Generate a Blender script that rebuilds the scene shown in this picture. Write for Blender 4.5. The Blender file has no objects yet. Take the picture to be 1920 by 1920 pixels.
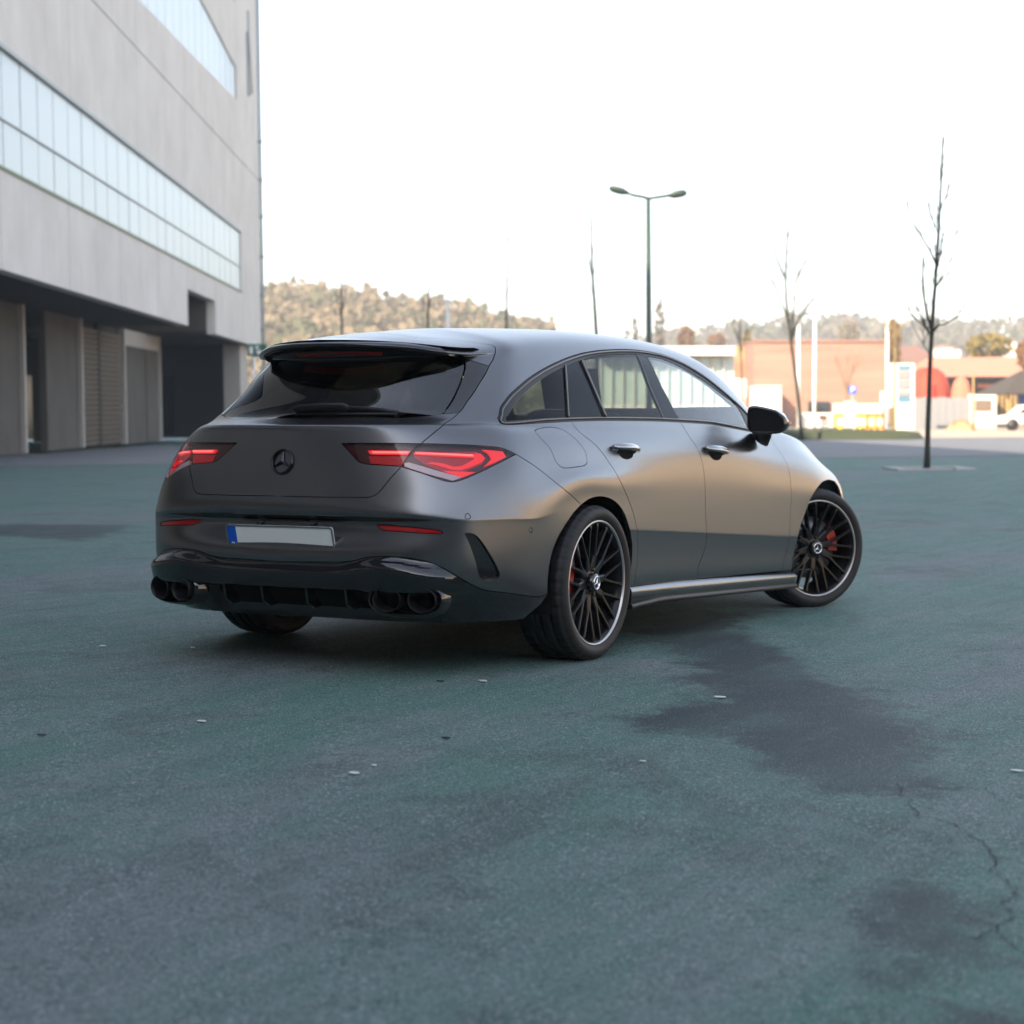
import bpy, bmesh, math, random, json
import numpy as np
from mathutils import Vector, Matrix
from mathutils.geometry import delaunay_2d_cdt
S = bpy.context.scene
COL = S.collection
random.seed(7)
RNG = np.random.default_rng(5)

# ------------------------------------------------------------------ camera
CAM_LOC = Vector((-7.0953, -4.4823, 1.0382))
YAW, PITCH, ROLL = 0.5109, -0.0534, -0.0100
FW = Vector((math.cos(YAW)*math.cos(PITCH), math.sin(YAW)*math.cos(PITCH), math.sin(PITCH)))
RI = FW.cross(Vector((0, 0, 1))).normalized()
UP = RI.cross(FW)
RI2 = RI*math.cos(ROLL) + UP*math.sin(ROLL)
UP2 = -RI*math.sin(ROLL) + UP*math.cos(ROLL)
cd = bpy.data.cameras.new('camera')
cam = bpy.data.objects.new('camera', cd)
COL.objects.link(cam)
m = Matrix((RI2, UP2, -FW)).transposed().to_4x4()
m.translation = CAM_LOC
cam.matrix_world = m
cd.sensor_width = 36.0
cd.lens = 66.0
cd.clip_start = 0.1
cd.clip_end = 6000
cd.dof.use_dof = True
cd.dof.focus_distance = 7.6
cd.dof.aperture_fstop = 3.6
S.camera = cam

# ------------------------------------------------------------------ light: low warm sun behind the big building, open sky
SUN_EL = math.radians(30)
SUN_VEC = Vector((-0.995, 0.10, 0)).normalized()          # towards the sun, horizontal
w = bpy.data.worlds.new('World')
S.world = w
w.use_nodes = True
wn = w.node_tree.nodes
wl = w.node_tree.links
bg = wn['Background']
sky = wn.new('ShaderNodeTexSky')
sky.sky_type = 'NISHITA'
sky.sun_disc = False
sky.sun_elevation = SUN_EL
sky.sun_rotation = math.atan2(SUN_VEC.x, SUN_VEC.y)
sky.air_density = 1.0
sky.dust_density = 1.2
sky.ozone_density = 1.0
hazy = wn.new('ShaderNodeHueSaturation')                  # thin high haze: the same sky, paler
hazy.inputs['Saturation'].default_value = 0.62
wl.new(sky.outputs[0], hazy.inputs['Color'])
wl.new(hazy.outputs[0], bg.inputs[0])
bg.inputs[1].default_value = 0.15
sd = bpy.data.lights.new('sun', 'SUN')
sd.energy = 5.0
sd.angle = math.radians(0.6)
sd.color = (1.0, 0.83, 0.62)
sun = bpy.data.objects.new('sun', sd)
COL.objects.link(sun)
sv = Vector((SUN_VEC.x*math.cos(SUN_EL), SUN_VEC.y*math.cos(SUN_EL), math.sin(SUN_EL)))
sun.rotation_euler = sv.to_track_quat('Z', 'Y').to_euler()
sun.location = (-30, 0, 40)
S.view_settings.view_transform = 'Standard'
S.view_settings.look = 'None'
S.view_settings.gamma = 1
S.view_settings.use_curve_mapping = False
S.view_settings.exposure = 1.7
S.cycles.use_denoising = True
S.cycles.max_bounces = 10
S.cycles.transparent_max_bounces = 16
S.cycles.sample_clamp_indirect = 6.0

# ------------------------------------------------------------------ helpers
def tag(o, label=None, cat=None, group=None, kind=None):
    if label: o['label'] = label
    if cat: o['category'] = cat
    if group: o['group'] = group
    if kind: o['kind'] = kind
    return o

def empty(name, loc=(0, 0, 0), rz=0, **k):
    o = bpy.data.objects.new(name, None)
    o.empty_display_size = 0.2
    COL.objects.link(o)
    o.location = loc
    o.rotation_euler = (0, 0, rz)
    return tag(o, **k)

def link(name, me, mat, parent=None):
    o = bpy.data.objects.new(name, me)
    COL.objects.link(o)
    if mat is not None and not me.materials:
        for mm in (mat if isinstance(mat, (list, tuple)) else [mat]): me.materials.append(mm)
    if parent is not None: o.parent = parent
    return o

class MB:
    """collects vertices and faces into one mesh"""
    def __init__(s): s.v = []; s.f = []; s.sm = []; s.mi = []
    def add(s, vs, fs, smooth=False, mi=0):
        b = len(s.v)
        s.v += [tuple(p) for p in vs]
        for f in fs:
            s.f.append(tuple(i+b for i in f)); s.sm.append(smooth); s.mi.append(mi)
        return s
    def box(s, x0, y0, z0, x1, y1, z1, M=None, mi=0):
        vs = [Vector(p) for p in ((x0,y0,z0),(x1,y0,z0),(x1,y1,z0),(x0,y1,z0),(x0,y0,z1),(x1,y0,z1),(x1,y1,z1),(x0,y1,z1))]
        if M is not None: vs = [M @ p for p in vs]
        return s.add(vs, [(0,3,2,1),(4,5,6,7),(0,1,5,4),(1,2,6,5),(2,3,7,6),(3,0,4,7)], mi=mi)
    def tube(s, pts, radii, n=8, cap=True, smooth=True, mi=0):
        pts = [Vector(p) for p in pts]
        if not hasattr(radii, '__len__'): radii = [radii]*len(pts)
        rings = []
        ref = None
        for i, p in enumerate(pts):
            t = (pts[min(i+1, len(pts)-1)] - pts[max(i-1, 0)])
            if t.length < 1e-9: t = Vector((0, 0, 1))
            t.normalize()
            if ref is None:
                ref = t.orthogonal().normalized()
            ref = (ref - t*ref.dot(t)).normalized()
            b = t.cross(ref)
            r = radii[i]
            rx, ry = (r if hasattr(r, '__len__') else (r, r))
            rings.append([p + ref*rx*math.cos(2*math.pi*k/n) + b*ry*math.sin(2*math.pi*k/n) for k in range(n)])
        vs = [q for R in rings for q in R]
        fs = []
        for i in range(len(rings)-1):
            for k in range(n):
                a, b2 = i*n+k, i*n+(k+1) % n
                fs.append((a, b2, b2+n, a+n))
        if cap:
            fs.append(tuple(range(n-1, -1, -1)))
            fs.append(tuple(range((len(rings)-1)*n, len(rings)*n)))
        return s.add(vs, fs, smooth, mi)
    def prism(s, poly, a, b, axis_fn, mi=0):
        """poly: 2D points; axis_fn(u, v, w) -> 3D; extruded w from a to b"""
        n = len(poly)
        vs = [axis_fn(p[0], p[1], a) for p in poly] + [axis_fn(p[0], p[1], b) for p in poly]
        fs = [tuple(range(n)), tuple(range(2*n-1, n-1, -1))]
        for i in range(n):
            j = (i+1) % n
            fs.append((j, i, i+n, j+n))
        return s.add(vs, fs, mi=mi)
    def lathe(s, prof, n=48, axis='y', smooth=True, closed=False, mi=0, M=None):
        """prof: (axial, radius) points"""
        vs = []
        for (a, r) in prof:
            for k in range(n):
                t = 2*math.pi*k/n
                p = Vector((r*math.cos(t), a, r*math.sin(t))) if axis == 'y' else Vector((r*math.cos(t), r*math.sin(t), a))
                vs.append(M @ p if M is not None else p)
        fs = []
        m_ = len(prof)
        for i in range(m_ if closed else m_-1):
            j = (i+1) % m_
            for k in range(n):
                l = (k+1) % n
                fs.append((i*n+k, j*n+k, j*n+l, i*n+l))
        return s.add(vs, fs, smooth, mi)
    def build(s, name, mat, parent=None, fix=True):
        me = bpy.data.meshes.new(name)
        me.from_pydata(s.v, [], s.f)
        me.polygons.foreach_set('use_smooth', s.sm)
        me.polygons.foreach_set('material_index', s.mi)
        if fix:
            bm = bmesh.new(); bm.from_mesh(me)
            bmesh.ops.recalc_face_normals(bm, faces=bm.faces)
            bm.to_mesh(me); bm.free()
        me.update()
        return link(name, me, mat, parent)

def bevel(o, wdt=0.01, seg=2):
    md = o.modifiers.new('bevel', 'BEVEL'); md.width = wdt; md.segments = seg; md.limit_method = 'ANGLE'
    md.harden_normals = False
    return o

# ------------------------------------------------------------------ materials
def mat(name, col, rough=0.6, metal=0.0, spec=0.5, coat=0.0, emit=None, estr=0.0, noise=None, bump=None, alpha=None):
    """noise: (scale, amount, colour2); bump: (scale, strength, distance)"""
    M = bpy.data.materials.new(name)
    M.use_nodes = True
    nt = M.node_tree
    p = nt.nodes['Principled BSDF']
    p.inputs['Base Color'].default_value = (*col, 1)
    p.inputs['Roughness'].default_value = rough
    p.inputs['Metallic'].default_value = metal
    p.inputs['Specular IOR Level'].default_value = spec
    if coat:
        p.inputs['Coat Weight'].default_value = coat
        p.inputs['Coat Roughness'].default_value = 0.03
    if emit:
        p.inputs['Emission Color'].default_value = (*emit, 1)
        p.inputs['Emission Strength'].default_value = estr
    if noise or bump:
        tc = nt.nodes.new('ShaderNodeTexCoord')
    if noise:
        nz = nt.nodes.new('ShaderNodeTexNoise'); nz.inputs['Scale'].default_value = noise[0]
        nz.inputs['Detail'].default_value = 6; nz.inputs['Roughness'].default_value = 0.65
        nt.links.new(tc.outputs['Object'], nz.inputs['Vector'])
        rp = nt.nodes.new('ShaderNodeValToRGB')
        rp.color_ramp.elements[0].position = 0.5-0.5*noise[1]; rp.color_ramp.elements[1].position = 0.5+0.5*noise[1]
        rp.color_ramp.elements[0].color = (*noise[2], 1); rp.color_ramp.elements[1].color = (*col, 1)
        nt.links.new(nz.outputs['Fac'], rp.inputs[0])
        nt.links.new(rp.outputs[0], p.inputs['Base Color'])
    if bump:
        nb = nt.nodes.new('ShaderNodeTexNoise'); nb.inputs['Scale'].default_value = bump[0]; nb.inputs['Detail'].default_value = 4
        nt.links.new(tc.outputs['Object'], nb.inputs['Vector'])
        bp = nt.nodes.new('ShaderNodeBump'); bp.inputs['Strength'].default_value = bump[1]; bp.inputs['Distance'].default_value = bump[2]
        nt.links.new(nb.outputs['Fac'], bp.inputs['Height'])
        nt.links.new(bp.outputs[0], p.inputs['Normal'])
    return M

def glass_mat(name, tint, rough=0.0, ior=1.5):
    """thin pane: tinted see-through with a clear reflection"""
    M = bpy.data.materials.new(name); M.use_nodes = True
    nt = M.node_tree; nt.nodes.clear()
    out = nt.nodes.new('ShaderNodeOutputMaterial')
    tr = nt.nodes.new('ShaderNodeBsdfTransparent'); tr.inputs[0].default_value = (*tint, 1)
    gl = nt.nodes.new('ShaderNodeBsdfGlossy'); gl.inputs['Roughness'].default_value = rough; gl.inputs[0].default_value = (1, 1, 1, 1)
    fr = nt.nodes.new('ShaderNodeFresnel'); fr.inputs[0].default_value = ior
    ge = nt.nodes.new('ShaderNodeNewGeometry'); mi = nt.nodes.new('ShaderNodeMix')      # same Fresnel from both sides of a thin pane
    mi.inputs[2].default_value = ior; mi.inputs[3].default_value = 1/ior
    nt.links.new(ge.outputs['Backfacing'], mi.inputs[0]); nt.links.new(mi.outputs[0], fr.inputs[0])
    mx = nt.nodes.new('ShaderNodeMixShader')
    nt.links.new(fr.outputs[0], mx.inputs[0]); nt.links.new(tr.outputs[0], mx.inputs[1]); nt.links.new(gl.outputs[0], mx.inputs[2])
    nt.links.new(mx.outputs[0], out.inputs[0])
    return M


# ------------------------------------------------------------------ car body control net (metres, rear axle at the origin, right half)
NC=22;NR=20
def pch(xs,ys):
    xs=np.array(xs,float);ys=np.array(ys,float)
    h=np.diff(xs);d=np.diff(ys)/h;m=np.zeros(len(xs))
    for i in range(1,len(xs)-1):
        if d[i-1]*d[i]>0:
            w1=2*h[i]+h[i-1];w2=h[i]+2*h[i-1];m[i]=(w1+w2)/(w1/d[i-1]+w2/d[i])
    m[0]=d[0];m[-1]=d[-1]
    def f(x):
        x=np.clip(x,xs[0],xs[-1]);i=np.clip(np.searchsorted(xs,x)-1,0,len(xs)-2)
        t=(x-xs[i])/h[i]
        return (2*t**3-3*t**2+1)*ys[i]+(t**3-2*t**2+t)*h[i]*m[i]+(3*t**2-2*t**3)*ys[i+1]+(t**3-t**2)*h[i]*m[i+1]
    return f
X=[-.48,-.2,.1,.4,.8,1.2,1.6,2.0,2.35,2.73,3.05]
ymax=pch([-.6,-.3,0,.25,.5,.8,1.2,1.6,2.0,2.35,2.73,3.05,3.35],[.89,.922,.927,.921,.906,.897,.894,.896,.901,.909,.915,.90,.83])
yb=pch([-.48,-.2,.1,.4,.8,1.2,1.6,2.0,2.35,2.73,3.05],[.735,.775,.79,.80,.808,.812,.81,.80,.785,.765,.73])
zb=pch([-.6,-.1,.5,1.0,1.5,1.9,2.05,2.35,2.73,3.05,3.35],[.995,1.002,1.006,1.008,.995,.968,.957,.945,.915,.84,.73])
ztop=pch([-.74,-.43,-.1,.3,.7,1.0,1.38,1.7,1.95,2.2,2.45,2.73,3.05,3.35],[1.325,1.368,1.402,1.428,1.441,1.445,1.437,1.41,1.335,1.19,1.02,.985,.93,.84])
zc=lambda x:.509-.063*(x-.438)
# greenhouse/hood section fractions
HF=[.25,.5,.72,.85,.93,.975,.993,1.0]
YF=[.932,.853,.762,.672,.55,.372,.185,0.]
# forward sweep of columns with height for columns 7..13
net=np.zeros((NC,NR,3))
# rear levels: rows 0..14 for columns 0..7  (x,y) , z
LV=[
 (.200,[(-.86,0),(-.86,.22),(-.85,.44),(-.81,.60),(-.74,.71),(-.66,.78),(-.57,.82),(-.46,.84)]),
 (.270,[(-.955,0),(-.95,.22),(-.935,.44),(-.90,.61),(-.83,.72),(-.74,.79),(-.62,.85),(-.47,.885)]),
 (.360,[(-1.005,0),(-1.0,.22),(-.985,.44),(-.95,.615),(-.88,.73),(-.785,.81),(-.65,.872),(-.48,.905)]),
 (.450,[(-1.03,0),(-1.025,.22),(-1.01,.45),(-.965,.62),(-.892,.735),(-.797,.817),(-.66,.88),(-.48,.912)]),
 (.520,[(-1.012,0),(-1.008,.22),(-1.0,.45),(-.962,.62),(-.893,.735),(-.798,.819),(-.66,.884),(-.48,.915)]),
 (.600,[(-.972,0),(-.971,.22),(-.972,.45),(-.948,.62),(-.892,.735),(-.798,.820),(-.66,.886),(-.48,.917)]),
 (.622,[(-1.038,0),(-1.033,.22),(-1.015,.45),(-.967,.62),(-.89,.735),(-.796,.819),(-.66,.885),(-.48,.917)]),
 (.705,[(-1.028,0),(-1.022,.22),(-1.002,.42),(-.95,.60),(-.87,.722),(-.78,.807),(-.65,.870),(-.48,.908)]),
 (.815,[(-1.0,0),(-.99,.24),(-.965,.42),(-.915,.58),(-.835,.695),(-.74,.780),(-.61,.848),(-.45,.888)]),
 (.945,[(-.964,0),(-.946,.24),(-.913,.42),(-.842,.568),(-.757,.654),(-.680,.714),(-.572,.777),(-.42,.833)]),
 (.985,[(-.93,0),(-.91,.24),(-.87,.42),(-.775,.555),(-.70,.61),(-.63,.66),(-.54,.72),(-.40,.785)]),
 (1.02,[(-.80,0),(-.79,.22),(-.745,.42),(-.645,.595),(-.585,.645),(-.52,.688),(-.44,.725),(-.33,.76)]),
 (1.11,[(-.72,0),(-.71,.22),(-.655,.40),(-.555,.54),(-.485,.597),(-.415,.64),(-.34,.673),(-.23,.707)]),
 (1.20,[(-.645,0),(-.63,.21),(-.58,.38),(-.46,.53),(-.39,.58),(-.325,.612),(-.25,.638),(-.13,.667)]),
 (1.265,[(-.60,0),(-.58,.2),(-.52,.36),(-.395,.505),(-.32,.55),(-.26,.576),(-.185,.60),(-.06,.628)]),
]
for r,(z,pts) in enumerate(LV):
    for c,(x,y) in enumerate(pts): net[c,r]=(x,-y,z)
# roof trailing edge rows 15..19 for rear columns
TE=[ # row15 lip bottom edge, row16 lip top, 17,18,19
 [(-.735,0,1.298),(-.70,.2,1.294),(-.60,.37,1.285),(-.44,.505,1.268),(-.29,.553,1.283),(-.22,.566,1.293),(-.14,.58,1.305),(-.02,.59,1.325)],
 [(-.735,0,1.318),(-.70,.2,1.315),(-.60,.365,1.305),(-.435,.49,1.289),(-.27,.51,1.312),(-.19,.515,1.328),(-.11,.51,1.345),(.02,.505,1.362)],
 [(-.55,0,1.352),(-.53,.17,1.350),(-.46,.29,1.343),(-.34,.38,1.335),(-.22,.40,1.345),(-.13,.385,1.363),(-.06,.37,1.376),(.06,.35,1.392)],
 [(-.36,0,1.377),(-.35,.08,1.377),(-.31,.15,1.376),(-.24,.20,1.374),(-.16,.21,1.38),(-.08,.20,1.390),(-.01,.19,1.400),(.09,.175,1.411)],
 [(-.30,0,1.383),(-.29,0,1.384),(-.26,0,1.387),(-.2,0,1.393),(-.13,0,1.40),(-.05,0,1.407),(.02,0,1.413),(.10,0,1.418)],
]
for k,row in enumerate(TE):
    for c,(x,y,z) in enumerate(row): net[c,15+k]=(x,-y,z)
SW={8:.40,9:.30,10:.19,11:.09,12:.03}
for i,x0 in enumerate(X[1:]):
    c=8+i
    for r in range(NR):
        x=x0
        if r<=11:
            ym=ymax(x);b=zb(x);cz=zc(x);fr=np.clip((x-2.35)/.6,0,1)
            zs=[.20,.262-.033*(x-.4),None,cz-.012,cz+.012,cz+.075,0,0,b-.185,b-.11,b-.045,b]
            zs[2]=.5*(zs[1]+cz)
            a=zs[5];e=zs[8];zs[6]=a+(e-a)*.36;zs[7]=a+(e-a)*.70
            hb=ym-yb(x)
            ys=[ym-.10,ym-.030,ym-.015,ym-.0035,ym-.001,ym-.0025,ym-.0045,ym-.0075,ym-.20*hb,ym-.42*hb,ym-.78*hb,ym-hb]
            net[c,r]=(x,-ys[r],zs[r])
        else:
            k=r-12;sw=SW.get(c,0)
            x=x0+sw*np.clip(HF[k],0,1)**.8
            zt=ztop(x);b=zb(x);yy=yb(x)
            bx=np.clip((x-1.7)/.5,0,1)*np.clip((2.6-x)/.3,0,1)
            yf=YF[k]**(1-.35*bx)
            net[c,r]=(x,-yy*yf if k<7 else 0,b+(zt-b)*HF[k])
# blend c8 rear-most rows slightly (keeps continuity with c7)
# front columns 18..21
FL=[(.20,[(3.30,.76),(3.45,.60),(3.55,.35),(3.58,0)]),
 (.262,[(3.33,.80),(3.50,.64),(3.62,.37),(3.655,0)]),
 (.36,[(3.345,.82),(3.52,.66),(3.64,.38),(3.67,0)]),
 (.42,[(3.35,.828),(3.525,.665),(3.645,.385),(3.675,0)]),
 (.46,[(3.35,.83),(3.525,.67),(3.645,.39),(3.675,0)]),
 (.52,[(3.35,.828),(3.52,.67),(3.64,.39),(3.67,0)]),
 (.58,[(3.345,.822),(3.51,.665),(3.63,.385),(3.66,0)]),
 (.635,[(3.335,.81),(3.49,.655),(3.61,.38),(3.64,0)]),
 (.675,[(3.325,.795),(3.47,.64),(3.59,.375),(3.62,0)]),
 (.705,[(3.315,.775),(3.45,.62),(3.57,.365),(3.60,0)]),
 (.73,[(3.30,.745),(3.43,.60),(3.55,.355),(3.58,0)]),
 (.75,[(3.28,.70),(3.41,.57),(3.53,.34),(3.56,0)])]
for r,(z,pts) in enumerate(FL):
    for k,(x,y) in enumerate(pts): net[18+k,r]=(x,-y,z)
for k in range(8):
    for j,(x0,ys,zt) in enumerate([(3.27,.68,.85),(3.39,.55,.80),(3.51,.33,.765),(3.54,0,.755)]):
        x=x0-.10*HF[k];y=ys*YF[k]
        net[18+j,12+k]=(x,-y,net[18+j,11,2]+(zt-net[18+j,11,2])*HF[k])
# fair the hand-over between the rear columns and the side columns
for it_ in range(3):
    q_=net.copy()
    for c_i in (7,8,9):
        for r_i in range(8,19): net[c_i,r_i]=.5*q_[c_i,r_i]+.25*(q_[c_i-1,r_i]+q_[c_i+1,r_i])
def ext(P):
    N=np.zeros((P.shape[0]+2,P.shape[1]+2,3));N[1:-1,1:-1]=P
    m=np.array([1,-1,1])
    N[0,1:-1]=P[1]*m;N[-1,1:-1]=P[-2]*m
    N[:,-1]=N[:,-3]*m
    N[:,0]=2*N[:,1]-N[:,2]
    N[0,0]=2*N[0,1]-N[0,2];
    return N
def bas(t):
    return np.stack([(1-t)**3/6,(3*t**3-6*t**2+4)/6,(-3*t**3+3*t**2+3*t+1)/6,t**3/6],-1)
def dbas(t):
    return np.stack([-(1-t)**2/2,(3*t**2-4*t)/2,(-3*t**2+2*t+1)/2,t**2/2],-1)
def evalS(N,u,v,du=0,dv=0):
    u=np.asarray(u,float);v=np.asarray(v,float)
    iu=np.clip(np.floor(u).astype(int),0,N.shape[0]-4);iv=np.clip(np.floor(v).astype(int),0,N.shape[1]-4)
    bu=(dbas if du else bas)(u-iu);bv=(dbas if dv else bas)(v-iv)
    S=np.zeros(u.shape+(3,))
    for a in range(4):
        for b in range(4): S+=(bu[...,a]*bv[...,b])[...,None]*N[iu+a,iv+b]
    return S
def interp(net,it=3):
    P=net.copy();uu,vv=np.meshgrid(np.arange(NC),np.arange(NR),indexing='ij')
    for _ in range(it):
        P+=net-evalS(ext(P),uu,vv)
    return ext(P)
N=interp(net)

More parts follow.
